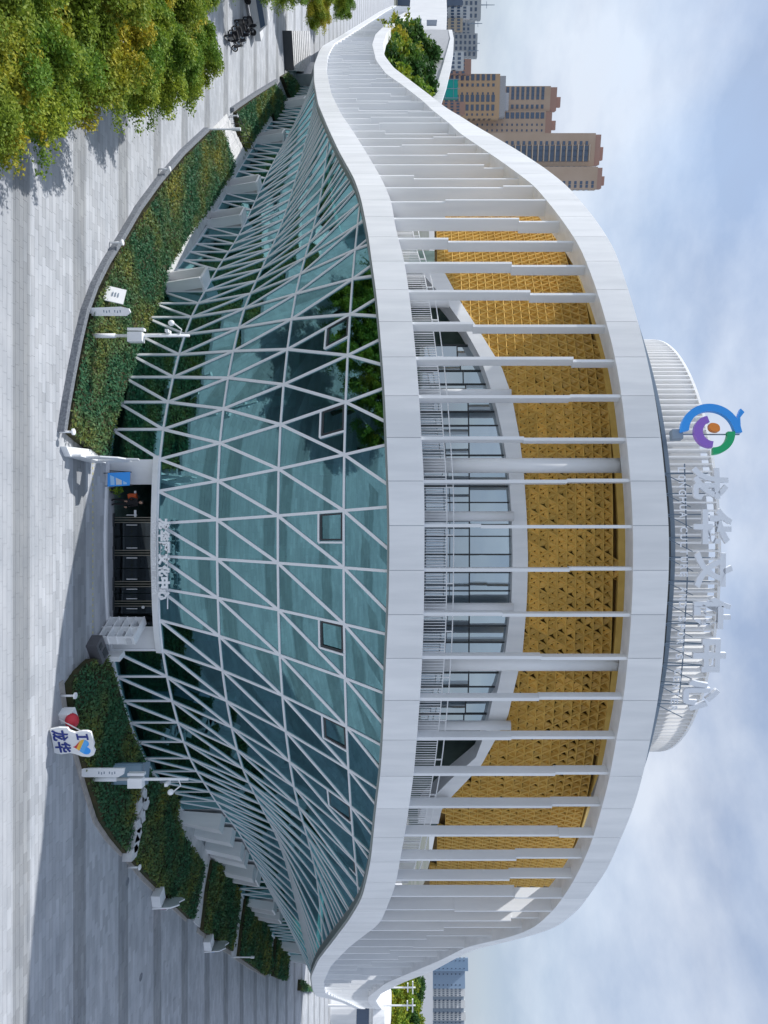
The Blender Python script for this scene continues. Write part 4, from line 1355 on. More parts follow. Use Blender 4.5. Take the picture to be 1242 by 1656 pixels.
plate([(Lb*.7,1.0),(Lb*.85,1.0),(Lb*.88,1.8),(Lb*.75,1.9)], .0-.12, -.10, M['blue'], 'blue_print', ct, fm2)
mb = MB(); c_b = gp(110, 715)
mb.hexa([gp(97,722), gp(104,738), gp(148,749), gp(150,728)], [v+Vector((0,0,.3)) for v in (gp(97,722), gp(104,738), gp(148,749), gp(150,728))]); mb.obj('plinth', M['white'], ct)
# two small cut-out boards on the right kerb
def small_board(px, label, cols, words):
    t = thing('kerb_board', label, 'sign')
    g = gp(*px)
    c = Vector((g.x, g.y, 0)); r = Vector((.25, .97, 0)).normalized()
    f2 = lambda x, z, d=0: c + r*x + Vector((0, 0, z)) + Vector((r.y, -r.x, 0))*d
    plate([(0,0),(2.6,0),(2.6,1.0),(2.2,1.35),(1.5,1.2),(.9,1.45),(.2,1.1)], -.04, .04, M['white'], 'board', t, f2)
    for k in range(4):
        plate(arcpts_xy(.4+.6*k, .62, .27, .17), .04, .06, cols[k % len(cols)], 'letter', t, f2)
    mb = MB(); mb.box((c.x-.6, c.y+.3, .28), .9, .8, .56, .3); mb.obj('plinth', M['white'], t)
    mb = MB(); mb.tube([f2(2.2, .9), f2(2.6, 0, .8)], .03, 6); mb.obj('brace', M['mull'], t)
def arcpts_xy(cx, cz, r0, r1):
    a = np.linspace(0.6, 6.0, 14)
    return [(cx+r0*math.cos(t), cz+r0*math.sin(t)) for t in a] + [(cx+r1*math.cos(t), cz+r1*math.sin(t)) for t in a[::-1]]
small_board((246, 1470), 'white cut-out board with pink letters on the shaded right kerb', [mat('sign_pink', (.6, .12, .3), .5), M['red']], '')
small_board((330, 1540), 'white cut-out board with blue letters on the far right kerb', [M['blue'], M['sky']], '')
g_ = gp(377, 1548)
t = thing('lamp_post', 'slim white lamp post at the far right kerb', 'lamp post', (g_.x, g_.y, 0))
mb = MB(); mb.tube([(0, 0, 0), (0, 0, 1.6)], .06, 10); mb.obj('post', M['white'], t)
mb = MB(); mb.tube([(0, 0, 1.6), (0, 0, 1.9)], .10, 10); mb.obj('lamp', M['white'], t)
# grey cabinet in the right hedge
p = at(231, 1254, 39.2)
t = thing('equipment_cabinet', 'blue grey metal cabinet with louvred door at the right hedge', 'cabinet', (p.x, p.y+.3, 0), -.25)
mb = MB(); mb.box((0, 0, 1.05), 1.1, .7, 1.9); mb.obj('body', mat('cabinet_blue', (.22, .33, .42), .5), t)
mb = MB(); mb.box((0, -.36, 1.1), .9, .02, 1.6); mb.obj('door', mat('cabinet_door', (.26, .37, .46), .5), t)
mb = MB()
for k in range(6): mb.box((0.1, -.375, 1.35+k*.06), .45, .02, .03)
mb.obj('louvre', M['dark'], t)
mb = MB(); mb.box((0, 0, .05), 1.2, .8, .12); mb.obj('plinth', M['concrete'], t)
mb = MB(); mb.box((0, 0, 2.03), 1.2, .82, .07); mb.obj('roof', M['steel'], t)
# open white shelving unit at the right of the doors
t = thing('shelving_unit', 'open white eight-compartment shelving unit at the right of the doors', 'shelf')
A1, B1 = at(175, 997, 39.36), at(154, 1031, 37.85)
A1.z = B1.z = 0
dv = (B1-A1); Wd = dv.length; dv.normalize(); bk = Vector((-dv.y, dv.x, 0))
if bk.x < 0: bk = -bk
def shelf_beam(p, q, w, d): 
    m_ = MB(); m_.beam(p, q, w, d, bk); return m_
Hs = 2.02
for k, x in enumerate((0.04, .5, .96)):
    a = A1+dv*Wd*x
    m_ = MB(); m_.hexa([a-dv*.03, a+dv*.03, a+dv*.03+bk*.5, a-dv*.03+bk*.5], [v+Vector((0,0,Hs)) for v in (a-dv*.03, a+dv*.03, a+dv*.03+bk*.5, a-dv*.03+bk*.5)]); m_.obj('upright', M['white'], t)
for k in range(5):
    z_ = .12+(Hs-.16)*k/4
    pts = [A1+dv*.002, B1-dv*.002, B1-dv*.002+bk*.52, A1+dv*.002+bk*.52]
    m_ = MB(); m_.hexa([v-bk*.012+Vector((0,0,z_)) for v in pts], [v-bk*.012+Vector((0,0,z_+.05)) for v in pts]); m_.obj('shelf', M['white'], t)
for k, (x, z_) in enumerate(((.2, .9), (.7, 1.3), (.72, .4), (.25, 1.7))):
    a = A1+dv*Wd*x+bk*.25
    m_ = MB(); m_.box((a.x, a.y, z_), .25, .3, .06, .6); m_.obj('tray', M['greyp'], t)
m_ = MB(); a = B1+bk*.25+Vector((0, 0, 1.75)); m_.box(a+dv*.03, .02, .3, .28, math.atan2(dv.y, dv.x)); m_.obj('notice', M['cityw'], t)
# dark stone block and white post next to it
p = gp(146, 1052)
t = thing('stone_block', 'dark low stone block with black recesses beside the shelving unit', 'block', (p.x, p.y+.2, 0), .6)
mb = MB(); mb.box((0, 0, .28), 1.35, .8, .56); mb.obj('body', mat('dark_granite', (.10, .10, .11), .5), t)
mb = MB(); mb.box((.3, .1, .575), .45, .4, .03); mb.obj('lid', M['dark'], t)
mb = MB(); mb.box((-.3, -.05, .57), .3, .3, .03); mb.obj('opening', M['dark'], t)
p = gp(168, 1058)
mb = MB(); mb.box((p.x+.1, p.y, .5), .3, .7, 1.0, .3)
tag(mb.obj('white_post', M['white']), 'short white wall end between the stone block and the glass', 'post')
# blue notice stand in the door recess
p = gp(168, 776)
t = thing('notice_stand', 'bright blue notice board leaning on a dark stand left of the doors', 'sign', (p.x, p.y, 0), .25)
mb = MB(); mb.hexa([(-.38, 0, .25), (.38, 0, .15), (.38, .3, 1.25), (-.38, .3, 1.35)], [(-.38, .04, .25), (.38, .04, .15), (.38, .34, 1.25), (-.38, .34, 1.35)]); mb.obj('board', M['blue'], t)
for k, (z0, z1, m_) in enumerate(((.35, .55, M['pale']), (.62, .9, M['cityw']), (.97, 1.15, M['pale']))):
    mb = MB(); y0, y1 = (z0-.2)*.286-.012, (z1-.2)*.286-.012
    mb.poly([(-.3, y0, z0), (.3, y0, z0-.03), (.3, y1, z1-.03), (-.3, y1, z1)]); mb.obj('print_panel', m_, t, fix=False)
mb = MB()
for sx in (-.36, .36):
    mb.beam((sx, .05, 0), (sx, .36, 1.4), .04, .04, (0, 1, 0)); mb.beam((sx, .75, 0), (sx, .36, 1.4), .04, .04, (0, 1, 0))
mb.obj('frame', M['dark'], t)
p = gp(178, 793)
t = thing('potted_plant', 'small green plant in a dark pot beside the blue notice', 'plant', (p.x, p.y+.1, 0))
mb = MB(); mb.tube([(0, 0, 0), (0, 0, .3)], [.12, .16], 10); mb.obj('pot', M['dark'], t)
link('foliage', quad_mesh('foliage', leaf_quads(rng.normal(size=(90, 3))*np.array([.13, .13, .1])+np.array([0, 0, .42]), .14), M['leaf']), t)

# ---- person in the doorway
def skin_body(edges, verts, radii, m, nm, parent, sub=1):
    me = bpy.data.meshes.new(nm)
    me.from_pydata(verts, edges, [])
    o = bpy.data.objects.new('tmp_body', me); COL.objects.link(o)
    md = o.modifiers.new('s', 'SKIN')
    o.modifiers.new('d', 'SUBSURF').levels = sub
    for i, r in enumerate(radii):
        me.skin_vertices[0].data[i].radius = r if hasattr(r, '__len__') else (r, r)
    me.skin_vertices[0].data[0].use_root = True
    dg = bpy.context.evaluated_depsgraph_get()
    res = bpy.data.meshes.new_from_object(o.evaluated_get(dg))
    bpy.data.objects.remove(o)
    res.materials.clear(); res.materials.append(m)
    res.polygons.foreach_set('use_smooth', [True]*len(res.polygons))
    return link(nm, res, parent)
pt = thing('person', 'person in black clothes standing in the open doorway with an orange bag', 'person', (-.55, 39.75, 0), .5)
V = [(0,0,.95),(0,0,1.15),(0,0,1.38),(0,.0,1.50),(0,-.02,1.58),
     (.10,0,.90),(.11,-.02,.50),(.11,.02,.10),(.11,-.14,.05),
     (-.10,0,.90),(-.12,.04,.50),(-.12,.12,.10),(-.12,-.03,.05),
     (.19,0,1.42),(.25,.03,1.13),(.23,-.10,.90),
     (-.19,0,1.42),(-.27,.0,1.14),(-.22,-.20,1.02)]
E_ = [(0,1),(1,2),(2,3),(3,4),(0,5),(5,6),(6,7),(7,8),(0,9),(9,10),(10,11),(11,12),(2,13),(13,14),(14,15),(2,16),(16,17),(17,18)]
R_ = [(.16,.12),(.15,.11),(.17,.115),(.07,.07),(.055,.055),(.095,.095),(.065,.065),(.045,.05),(.04,.05),(.095,.095),(.065,.065),(.045,.05),(.04,.05),(.065,.065),(.05,.05),(.038,.038),(.065,.065),(.05,.05),(.038,.038)]
skin_body(E_, V, R_, M['black'], 'body', pt, 2)
h_ = hsphere((0, -.03, 1.68), .105, 16, 12, (.85, 1.0, 1.2))
h_.obj('head', M['skin'], pt, smooth=True)
h_ = hsphere((0, .0, 1.715), .115, 16, 12, (.9, .98, 1.05)); h_.obj('hair', M['hair'], pt, smooth=True)
mb = MB(); mb.tube([(0, -.135, 1.70), (0, -.155, 1.665)], [.012, .02], 6); mb.obj('nose', M['skin'], pt)
for hx, hy, hz in ((.23, -.13, .84), (-.21, -.27, 1.0)):
    fv, fe, fr = [(hx, hy, hz+.05), (hx, hy-.01, hz-.01)], [(0, 1)], [(.032, .02), (.038, .02)]
    for k, ln in enumerate((.07, .085, .08, .065)):
        b0 = len(fv); fv += [(hx-.03+.02*k, hy-.015, hz-.05), (hx-.03+.02*k, hy-.03, hz-.05-ln*.6), (hx-.03+.02*k, hy-.02, hz-.05-ln)]
        fe += [(1, b0), (b0, b0+1), (b0+1, b0+2)]; fr += [.010, .009, .007]
    b0 = len(fv); fv += [(hx+.045, hy-.03, hz), (hx+.055, hy-.04, hz-.04)]; fe += [(0, b0), (b0, b0+1)]; fr += [.012, .009]
    skin_body(fe, fv, fr, M['skin'], 'hand', pt, 1)
mb = MB(); mb.box((-.85, 39.85, 1.15), .35, .22, .45, .3)
o = mb.obj('orange_bag', mat('bag_orange', (.55, .09, .02), .7))
tag(o, 'orange red bag held at the side of the person in black', 'bag')
mb2_ = MB(); mb2_.tube([(-.95, 39.82, 1.37), (-.93, 39.83, 1.5), (-.77, 39.87, 1.5), (-.75, 39.88, 1.37)], .015, 6); mb2_.obj('handle', M['dark'], o)

# ================================================================== TREES
def tree_meshes(rx, rz, nclump, nleaf, leaf, lm, trunk_h, seed, spread=0.16):
    r = np.random.default_rng(seed)
    pos = []
    cents = []
    for k in range(nclump):
        d = r.normal(size=3); d /= np.linalg.norm(d)
        if d[2] < -0.35: d[2] *= -0.6
        rad = 0.55+0.45*r.random()
        c = d*np.array([rx, rx, rz])*rad*(0.85+0.3*r.random())
        cents.append(c)
        cr = rx*spread*(0.8+0.9*r.random())
        q = r.normal(size=(nleaf, 3))
        q /= np.linalg.norm(q, axis=1)[:, None]
        q *= cr*(r.random(nleaf)**0.4)[:, None]
        q[:, 2] *= 0.7
        pos.append(c+q)
    for k in range(int(nclump*0.5)):
        a = r.random()*2*math.pi
        el = r.normal()*0.35 - 0.05
        d = np.array([math.cos(a)*math.cos(el), math.sin(a)*math.cos(el), math.sin(el)])
        st = d*np.array([rx, rx, rz])*0.85
        ln = rx*(0.18+0.35*r.random())
        q = st + d*np.array([1, 1, .35])*(r.random(nleaf//4)*ln)[:, None] + r.normal(size=(nleaf//4, 3))*rx*0.035
        q[:, 2] -= (np.linalg.norm(q-st, axis=1)**1.5)*0.12
        pos.append(q)
    pos = np.concatenate(pos)
    crown = quad_mesh('crown', leaf_quads(pos, leaf, 0.6), lm)
    mb = MB()
    mb.tube([(0, 0, 0), (.05, .03, trunk_h*.5), (0, .08, trunk_h), (.1, 0, trunk_h+rz*.8)], [rx*.06, rx*.05, rx*.042, rx*.012], 8)
    for k in range(9):
        c = cents[k]
        s = Vector((0, .05, trunk_h*(.75+.03*k)))
        e = Vector((c[0], c[1], trunk_h+rz*.75+c[2]))
        mb.tube([s, s.lerp(e, .5)+Vector((0, 0, .25)), e], [rx*.03, rx*.02, rx*.006], 6)
    trunk = mb.mesh('trunk', M['bark'])
    return crown, trunk
def tree(name, label, loc, ms, trunk_h, rz, sc, rot, group):
    t = thing(name, label, 'tree', loc, rot, group)
    t.scale = (sc, sc, sc)
    link('trunk', ms[1], t)
    c = link('crown', ms[0], t); c.location = (0, 0, trunk_h+rz*.75)
    return t
TM1 = tree_meshes(3.2, 2.1, 120, 700, .105, M['leaf'], 2.5, 1, .15)
TM2 = tree_meshes(3.2, 2.1, 110, 760, .105, M['leafy'], 2.5, 2, .15)
TM3 = tree_meshes(3.2, 2.1, 110, 700, .105, M['leaf'], 2.5, 3, .15)
plaza_trees = [
    ((-13.6, 20.4), TM2, .98, 'low leafy plaza tree cut by the lower left picture edge'),
    ((-15.6, 23.2), TM1, 1.0, 'big leafy plaza tree nearest the camera at the picture corner'),
    ((-19.6, 26.5), TM2, 1.18, 'yellow green plaza tree second from the picture corner'),
    ((-17.0, 19.5), TM2, 1.15, 'yellowing plaza tree cut by the picture edge at the corner'),
    ((-21.8, 32.0), TM1, 1.06, 'leafy plaza tree casting shade on the pale paving'),
    ((-26.8, 33.8), TM2, 1.15, 'plaza tree behind the shade-casting tree'),
    ((-26.3, 38.6), TM3, 1.0, 'darker plaza tree reaching over the paving before the parked scooters'),
    ((-33.5, 41.5), TM1, .95, 'yellow green plaza tree beside the parked scooters'),
    ((-40.5, 51.0), TM1, .80, 'plaza tree behind the parked scooters'),
    ((-46.5, 58.5), TM3, 1.0, 'plaza tree beyond the scooters on the far walk'),
    ((-51.0, 66.0), TM1, 1.0, 'plaza tree near the pale stair block'),
    ((-61.5, 84.0), TM2, 1.05, 'small looking tree at the top of the pale stair block'),
    ((-78.0, 106.0), TM1, 1.05, 'far tree by the tip of the left wing'),
]
for i, ((x, y), ms, sc, lb) in enumerate(plaza_trees):
    tree('plaza_tree', lb, (x, y, 0), ms, 2.5, 2.1, sc, i*1.3, 'leafy trees along the left side of the plaza')
TMf = tree_meshes(4.2, 5.0, 90, 120, .48, M['leafd'], 7, 5, .2)
TMg = tree_meshes(4.2, 5.0, 90, 120, .48, M['leafy'], 7, 6, .2)
TMh = tree_meshes(4.2, 5.0, 90, 120, .48, M['leaf'], 7, 8, .2)
bgt = []
for (x, y, D, ms, sc, lb) in [(640,95,130,TMg,1.0,'yellow green tree behind the left end of the upper ribbon'), (665,70,145,TMg,1.1,'yellow tree in the left garden nearest the white walls'), (672,120,122,TMh,1.1,'green tree in the left garden behind the ribbon'), (690,95,136,TMf,1.25,'dark green tree in the left garden'), (700,130,122,TMf,1.2,'dark green tree beside the black roof edge on the left'), (695,165,112,TMh,1.1,'green tree just above the left ribbon')]:
    L = (y-YC)*D/F
    tree('garden_tree', lb, (L, D, -.3), ms, 7, 5, sc, D, 'trees in the garden behind the left wing')
k = 0
lbR = ['yellow green tree in the right grove beside the white pavilion', 'tall green tree in the right grove behind the lamp posts', 'dark tree at the back of the right grove', 'yellow tree at the lower front of the right grove', 'green tree in the right grove near the picture edge', 'dark green tree along the far edge of the right grove', 'bushy tree in the middle of the right grove', 'pale green tree above the right ribbon', 'leafy tree at the front corner of the right grove', 'tall dark tree by the far road on the right', 'small tree between the pavilion and the road on the right', 'round tree at the right picture edge']
for (y, D, ms, sc) in [(1605,150,TMg,.88),(1628,158,TMh,.92),(1650,166,TMf,.95),(1640,135,TMg,.78),(1665,140,TMh,.85),(1612,190,TMf,1.0),(1640,185,TMg,.98),(1585,170,TMg,.92),(1600,142,TMh,.7),(1665,195,TMf,1.0),(1590,200,TMf,1.02),(1670,160,TMg,.9)]:
    L = (y-YC)*D/F
    tree('grove_tree', lbR[k], (L, D, -.3), ms, 7, 5, sc, D*1.7, 'trees of the grove beyond the right wing'); k += 1

# ================================================================== BEYOND THE WINGS
# pale stair block and vent at the far left walk
t = thing('stair_block', 'broad pale flight of steps beyond the left hedge beds', 'steps')
c0, c1, c2_, c3 = gp(457, 50), gp(461, 113), gp(487, 117), gp(484, 50)
for k in range(14):
    f0, f1 = k/14, (k+1)/14
    mb = MB(); z_ = .08+.10*(k % 14)
    a, b = c0.lerp(c3, f0), c1.lerp(c2_, f0); c, d = c1.lerp(c2_, f1), c0.lerp(c3, f1)
    mb.hexa([a, b, c, d], [v+Vector((0, 0, z_)) for v in (a, b, c, d)]); mb.obj('step', M['concrete'], t)
mb = MB(); mb.beam(c0+Vector((0,0,.5)), c1+Vector((0,0,.5)), .3, 1.2, (0, 0, 1)); mb.obj('side_wall', M['dark'], t)
a, b = gp(478, 122), gp(500, 112)
t = thing('service_block', 'grey service block with dark opening at the left wing tip', 'block', (a.x, a.y, 0), .9)
mb = MB(); mb.box((3, 2.5, 1.0), 6, 4, 2.0); mb.obj('body', M['greyp'], t)
mb = MB(); mb.box((3, .48, .9), 3, .1, 1.5); mb.obj('opening', M['dark'], t)
# scooters under the trees
def scooter(loc, rz, label, m):
    t = thing('scooter', label, 'scooter', loc, rz, 'scooters parked under the plaza trees')
    for x in (-.62, .62):
        mb = MB(); ring = []
        for k in range(14):
            a = 2*math.pi*k/14; ring.append((x+.24*math.cos(a), 0, .27+.24*math.sin(a)))
        mb.tube(ring+[ring[0]], .055, 6, False); mb.obj('tyre', M['tyre'], t)
        mb = MB(); mb.tube([(x, -.03, .27), (x, .03, .27)], .15, 10); mb.obj('rim', M['steel'], t)
    mb = MB(); mb.hexa([(-.75,-.13,.35),(.2,-.13,.28),(.2,.13,.28),(-.75,.13,.35)], [(-.85,-.11,.72),(-.05,-.13,.68),(-.05,.13,.68),(-.85,.11,.72)]); mb.box((.25, 0, .30), .6, .26, .06)
    mb.hexa([(.42,-.18,.3),(.5,-.18,.3),(.5,.18,.3),(.42,.18,.3)], [(.34,-.15,.95),(.42,-.15,.95),(.42,.15,.95),(.34,.15,.95)]); mb.obj('body', m, t)
    mb = MB(); mb.box((-.42, 0, .77), .75, .25, .1); mb.obj('seat', M['black'], t)
    mb = MB(); mb.tube([(.62, 0, .3), (.36, 0, 1.05)], .03, 6); mb.tube([(.34, -.33, 1.08), (.36, 0, 1.05), (.34, .33, 1.08)], .02, 6); mb.obj('handlebar', M['dark'], t)
    mb = MB(); mb.tube([(.42, 0, .95), (.52, 0, .95)], [.07, .08], 8); mb.obj('headlight', M['cityw'], t)
    return t
scl = ['black scooter at the front of the parked row', 'black scooter second in the parked row', 'black scooter third in the parked row', 'black scooter fourth in the parked row', 'black scooter half hidden by leaves', 'black scooter at the far end of the parked row', 'black scooter beside the last tree of the row']
for i, p in enumerate([(372,66),(378,58),(384,50),(390,44),(396,37),(382,40),(366,62)]):
    g = gp(*p); scooter((g.x, g.y, 0.005), 1.0+.15*i, scl[i], M['paintk'])
# small white van behind them
g = gp(402, 22)
t = thing('white_van', 'small white van parked behind the scooters under the trees', 'van', (g.x, g.y, 0), .9)
mb = MB(); mb.hexa([(-2.1,-.85,.35),(2.1,-.85,.35),(2.1,.85,.35),(-2.1,.85,.35)], [(-2.1,-.85,1.0),(2.1,-.85,.95),(2.1,.85,.95),(-2.1,.85,1.0)]); mb.hexa([(-2.05,-.82,1.0),(1.3,-.82,.99),(1.3,.82,.99),(-2.05,.82,1.0)], [(-1.9,-.72,1.85),(.7,-.72,1.85),(.7,.72,1.85),(-1.9,.72,1.85)]); mb.obj('body', M['cityw'], t)
mb = MB()
for sy in (-.80, .80): mb.hexa([(-1.7,sy-.03,1.1),(1.0,sy-.03,1.1),(1.0,sy+.03,1.1),(-1.7,sy+.03,1.1)], [(-1.65,sy*.95-.03,1.6),(.75,sy*.95-.03,1.6),(.75,sy*.95+.03,1.6),(-1.65,sy*.95+.03,1.6)])
mb.obj('window', M['winb'], t)
for x in (-1.3, 1.3):
    for sy in (-.8, .8):
        mb = MB(); mb.tube([(x, sy-.1, .32), (x, sy+.1, .32)], .32, 14); mb.obj('wheel', M['tyre'], t)

# white wing walls beyond the left garden
t = thing('white_wing', 'white curved wing of the complex beyond the left garden', 'building')
def wall_strip(pts, m, nm, thick=1.0):
    mb = MB()
    for (x0a, x1a, ya, Da), (x0b, x1b, yb, Db) in zip(pts[:-1], pts[1:]):
        a0, a1, b0, b1 = at(x0a, ya, Da), at(x1a, ya, Da), at(x0b, yb, Db), at(x1b, yb, Db)
        o_ = Vector((-.25, thick, 0))
        mb.hexa([a0, b0, b1, a1], [a0+o_, b0+o_, b1+o_, a1+o_])
    mb.obj(nm, m, t)
wall_strip([(697,713,168,120),(706,722,140,125),(715,729,110,132),(722,733,85,142),(728,734,62,155),(725,731,48,170)], M['white'], 'parapet', 1.2)
wall_strip([(640,697,170,121),(640,706,140,126),(650,715,110,133),(655,722,85,143),(660,726,62,156),(665,725,48,171)], M['greyp'], 'wall', 1.0)
wall_strip([(660,722,50,175),(662,723,20,185),(664,722,-5,195)], M['white'], 'end_wall', 1.2)
wall_strip([(668,680,44,174),(668,682,30,178)], M['winb'], 'window', .8)
wall_strip([(690,706,40,172),(690,707,32,174)], M['winb'], 'window', .8)

# city buildings
pane = {}
def win_mesh(w, h):
    k = (round(w, 2), round(h, 2))
    if k not in pane:
        mb = MB(); mb.box((0, 0, 0), w, .3, h); pane[k] = mb.mesh('window', M['winb'])
    return pane[k]
def block(name, label, cat, y0, y1, xtop, D, m, wins=None, xbot=None, depth=None, group=None, single=False, roof=None):
    yc = (y0+y1)/2
    c = at(XH, yc, D)
    ang = math.atan2(-c.x, c.y)*0.75
    W = (y1-y0)*D/F*math.cos(ang)*.98
    ht = H+(xtop-XH)*D/F
    t = thing(name, label, cat, (c.x, c.y, 0), ang, group)
    dp = depth or W*.6
    mb = MB(); mb.box((0, dp/2, ht/2), W, dp, ht); mb.obj('wall', m, t)
    if roof:
        mb = MB(); mb.box((0, dp/2, ht+roof*.5), W*.92, dp*.9, roof); mb.box((W*.1, dp/2, ht+roof*1.3), W*.4, dp*.4, roof*.8); mb.obj('roof', M['terra'] if m in (M['tan'], M['cream']) else M['greyp'], t)
    if wins:
        joined = MB()
        for (fx, w, h, pitch, z0) in wins:
            z = z0
            while z < ht-2:
                x = fx*W
                if single:
                    o_ = link('window', win_mesh(w, h), t); o_.location = (x, -.05, z)
                else:
                    joined.box((x, -.05, z), w, .3, h)
                z += pitch
        if not single: joined.obj('window', M['winb'], t, kind='stuff')
        sj = MB()
        for zz in np.arange(6, ht-3, wins[0][3]):
            for fy in (.25, .5, .75):
                sj.box((W/2, dp*fy, zz), .3, 1.8, 1.6); sj.box((-W/2, dp*fy, zz), .3, 1.8, 1.6)
        sj.obj('side_window', M['winb'], t, kind='stuff')
    return t, W, ht, dp
# near tan tower
t, W, ht, dp = block('apartment_tower', 'tall tan apartment tower with blue balcony bays, nearest the ribbon on the left', 'tower', 216, 268, 962, 380, M['tan'], [(-.02, 3.2, 2.2, 3.05, 30), (.12, 3.2, 2.2, 3.05, 30), (.28, 2.6, 2.2, 3.05, 30), (-.20, 1.8, 1.4, 3.05, 30)], single=True, roof=3)
mb = MB()
for z in np.arange(28.6, ht-1, 3.05): mb.box((.10*W, -.5, z), W*.52, 1.0, .5)
mb.obj('balcony_slab', M['cream'], t, kind='stuff')
block('apartment_tower', 'plain tan side tower with paired small windows joined right of the blue bays', 'tower', 270, 306, 966, 378, M['tan'], [(.2, 1.5, 1.3, 3.05, 30), (.36, 1.5, 1.3, 3.05, 30)], single=True, roof=2.5)
block('apartment_tower', 'pinkish apartment tower with rows of windows behind the shorter block on the left', 'tower', 140, 180, 890, 440, M['tan'], [(-.38, 2.4, 1.8, 3.1, 24), (-.22, 2.4, 1.8, 3.1, 24), (-.06, 2.4, 1.8, 3.1, 24), (.3, 2.2, 1.6, 3.1, 24)], single=True, roof=4)
block('apartment_tower', 'pinkish tower wing with blue grey window column on the left', 'tower', 180, 216, 882, 442, M['tan'], [(-.3, 3.4, 2.2, 3.1, 24), (.1, 1.2, 1.0, 3.1, 24), (.35, 1.2, 1.0, 3.1, 24)], single=True, roof=4)
block('apartment_block', 'shorter orange tan apartment block with terracotta roof on the left', 'building', 121, 190, 808, 425, mat('orange_tan', (.54, .38, .24), .8), [(-.42, 3.2, 1.9, 3.1, 20), (-.25, 1.6, 1.4, 3.1, 20), (-.06, 1.2, 1.0, 3.1, 20), (.05, 3.6, 2.0, 3.1, 20), (.26, 3.2, 1.8, 3.1, 20), (.42, 1.2, 1.0, 3.1, 20)], single=True, roof=3.5)
for i, (y0, y1, xt, D, m, lb) in enumerate([(96, 120, 762, 400, M['terra'], 'narrow red brown building left of the orange block'), (84, 112, 750, 370, M['cityw'], 'white windowed low building behind the green netting'), (55, 92, 772, 520, M['grey'], 'grey apartment row with antennas on the left skyline'), (28, 58, 768, 540, M['grey'], 'grey block beside the antenna row'), (-10, 30, 778, 500, M['grey'], 'grey block at the picture edge skyline'), (10, 30, 760, 380, M['cityw'], 'white office block with dark windows at the picture edge'), (-20, 8, 748, 360, M['winb'], 'dark glassy block at the picture edge'), (30, 50, 748, 380, mat('beige_city', (.5, .42, .32), .85), 'beige low building on the left skyline'), (165, 185, 752, 390, M['terra'], 'red brown low building before the orange block')]):
    w_ = (y1-y0)*D/F
    block('city_building', lb, 'building', y0, y1, xt, D, m, [(f, w_*.13, 1.6, 3.3, 12) for f in (-.36, -.12, .12, .36)], group='city buildings on the left skyline')
for yy, xt in ((8, 800), (38, 780), (70, 776), (82, 774)):
    D = 520
    p = at(765, yy, D)
    t = thing('antenna', {8: 'roof antenna nearest the picture edge, the tallest', 38: 'second roof antenna from the picture edge', 70: 'roof antenna on the grey row, third from the edge', 82: 'roof antenna closest to the orange tan block'}[yy], 'antenna', (p.x, p.y, p.z-4), 0, 'antennas on the left skyline roofs')
    mb = MB(); h_ = (xt-765)*D/F+4; mb.tube([(0, 0, 0), (0, 0, h_)], [.5, .2], 6); mb.box((0, 0, h_*.7), 5, .3, .3); mb.obj('mast', M['steel'], t)
# green scaffold netting
p0 = at(720, 145, 345)
t = thing('netted_scaffold', 'building wrapped in bright green netting on the left', 'scaffold', (p0.x, p0.y, 0), .4)
mb = MB(); mb.box((0, 0, 15), 8, 6, 30); mb.obj('netting', M['teal'], t)
mb = MB()
for sx in (-3.9, 0, 3.9): mb.box((sx, -3.1, 15.5), .25, .25, 31)
for z in range(4, 31, 4): mb.box((0, -3.1, z), 8.2, .2, .2)
mb.obj('poles', M['steel'], t, kind='stuff')

# right side: pavilion, far road, long pale blocks
p = at(612, 1612, 128)
t = thing('white_pavilion', 'white round pavilion with a curved dark window beyond the right wing', 'pavilion', (p.x+2, p.y, 0))
mb = MB()
mb.tube([(0, 0, 0), (0, 0, 7.2), (0, 0, 7.6), (0, 0, 9.6), (0, 0, 10.4)], [3.5, 3.6, 5.2, 4.6, 2.6], 28); mb.obj('shell', M['white'], t, smooth=False)
mb = MB(); mb.tube([(0, 0, 4.6), (0, 0, 6.8)], [3.62, 3.66], 28, False); mb.obj('window', M['winb'], t)
mb = MB(); mb.box((6, -1, 3.6), 8, 7, 7.2, .4); mb.obj('annex', M['white'], t)
p = at(590, 1646, 160)
t = thing('site_shed', 'low white shed with orange barriers at the right picture edge', 'shed', (p.x-2, p.y, 0), .3)
mb = MB(); mb.box((0, 0, 2), 5, 5, 4); mb.obj('body', M['white'], t)
mb = MB(); mb.hexa([(-2.7,-2.7,4),(2.7,-2.7,4),(2.7,2.7,4),(-2.7,2.7,4)], [(-2.7,-2.7,4.2),(2.7,-2.7,4.2),(2.7,2.7,4.6),(-2.7,2.7,4.6)]); mb.obj('roof', M['cityw'], t)
for k in range(3):
    q = at(606, 1641+6*k, 168)
    mb = MB(); mb.box((0, 0, 2.4), .8, .3, 4.8)
    o = mb.obj('orange_barrier', M['orange']); o.location = (q.x, q.y, 0)
    tag(o, ['orange hoarding panel closest to the round pavilion', 'middle orange hoarding panel by the white shed', 'orange hoarding panel at the picture edge'][k], 'barrier', 'orange hoarding panels at the right')
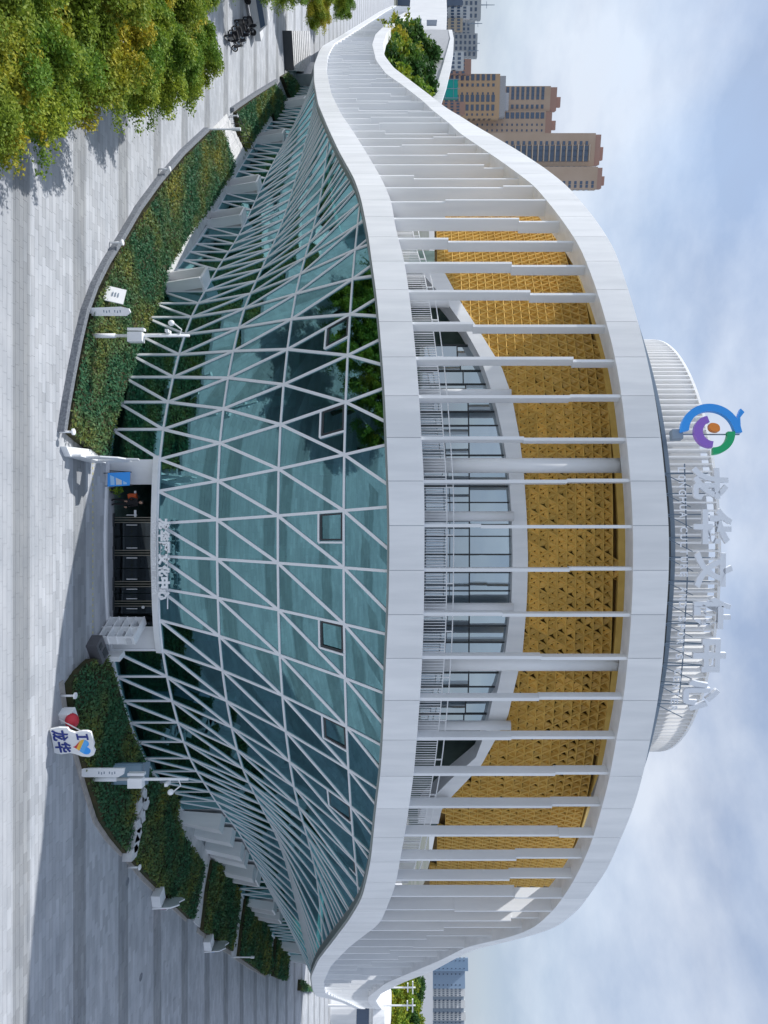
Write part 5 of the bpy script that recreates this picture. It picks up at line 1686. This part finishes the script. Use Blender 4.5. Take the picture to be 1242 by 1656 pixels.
for yy, D in ((1597, 128), (1626, 122)):
    q = at(640, yy, D)
    t = thing('street_lamp', 'white lamp mast nearer the ribbon before the right grove' if yy < 1610 else 'white lamp mast nearer the picture edge before the right grove', 'lamp post', (q.x, q.y, 0), 0, 'white lamp masts before the right grove')
    top = H+(672-XH)*D/F
    mb = MB(); mb.tube([(0, 0, 0), (0, 0, top)], [.2, .12], 8); mb.obj('mast', M['white'], t)
    mb = MB(); mb.box((0, 0, top-.5), 2.2, .3, .2); mb.box((0, 0, top-1.4), 1.6, .3, .2); mb.obj('lamp_head', M['white'], t)
mb = MB(); mb.poly([(150, 330, -.05), (420, 330, -.05), (700, 520, -.05), (300, 520, -.05)])
tag(mb.obj('far_road', M['concrete'], fix=False), kind='structure')
mb = MB(); mb.box((420, 470, 9), 300, 3, 18, 0.05)
t = tag(mb.obj('viaduct', M['cityw']), 'long pale viaduct wall crossing the far right background', 'viaduct')
for i, (y0, y1, xt, m, lb) in enumerate([(1550, 1570, 757, mat('far_glass', (.20, .30, .44), .3), 'blue glass block at the right skyline nearest the ribbon'), (1570, 1598, 752, mat('far_blue', (.26, .36, .50), .3), 'second blue glass block on the right skyline'), (1598, 1611, 752, M['cityw'], 'pale block after the blue ones on the right skyline'), (1611, 1617, 750, mat('far_slate', (.28, .34, .42), .5), 'narrow slate block on the right skyline'), (1617, 1630, 752, M['cityw'], 'middle pale block of the right skyline'), (1630, 1637, 750, mat('far_slate2', (.27, .33, .41), .5), 'second narrow slate block on the right skyline'), (1637, 1650, 753, M['cityw'], 'pale block near the picture edge on the right skyline'), (1650, 1670, 751, mat('far_slate3', (.3, .36, .44), .5), 'slate block cut by the picture edge on the right skyline')]):
    D = 620
    w_ = (y1-y0)*D/F
    block('city_building', lb, 'building', y0, y1, xt, D, m, [(f, w_*.1, 1.8, 3.6, 20) for f in (-.36, -.12, .12, .36)] if m is M['cityw'] else [(f, w_*.06, 1.2, 3.6, 20) for f in (-.3, .3)], group='far blocks on the right skyline')
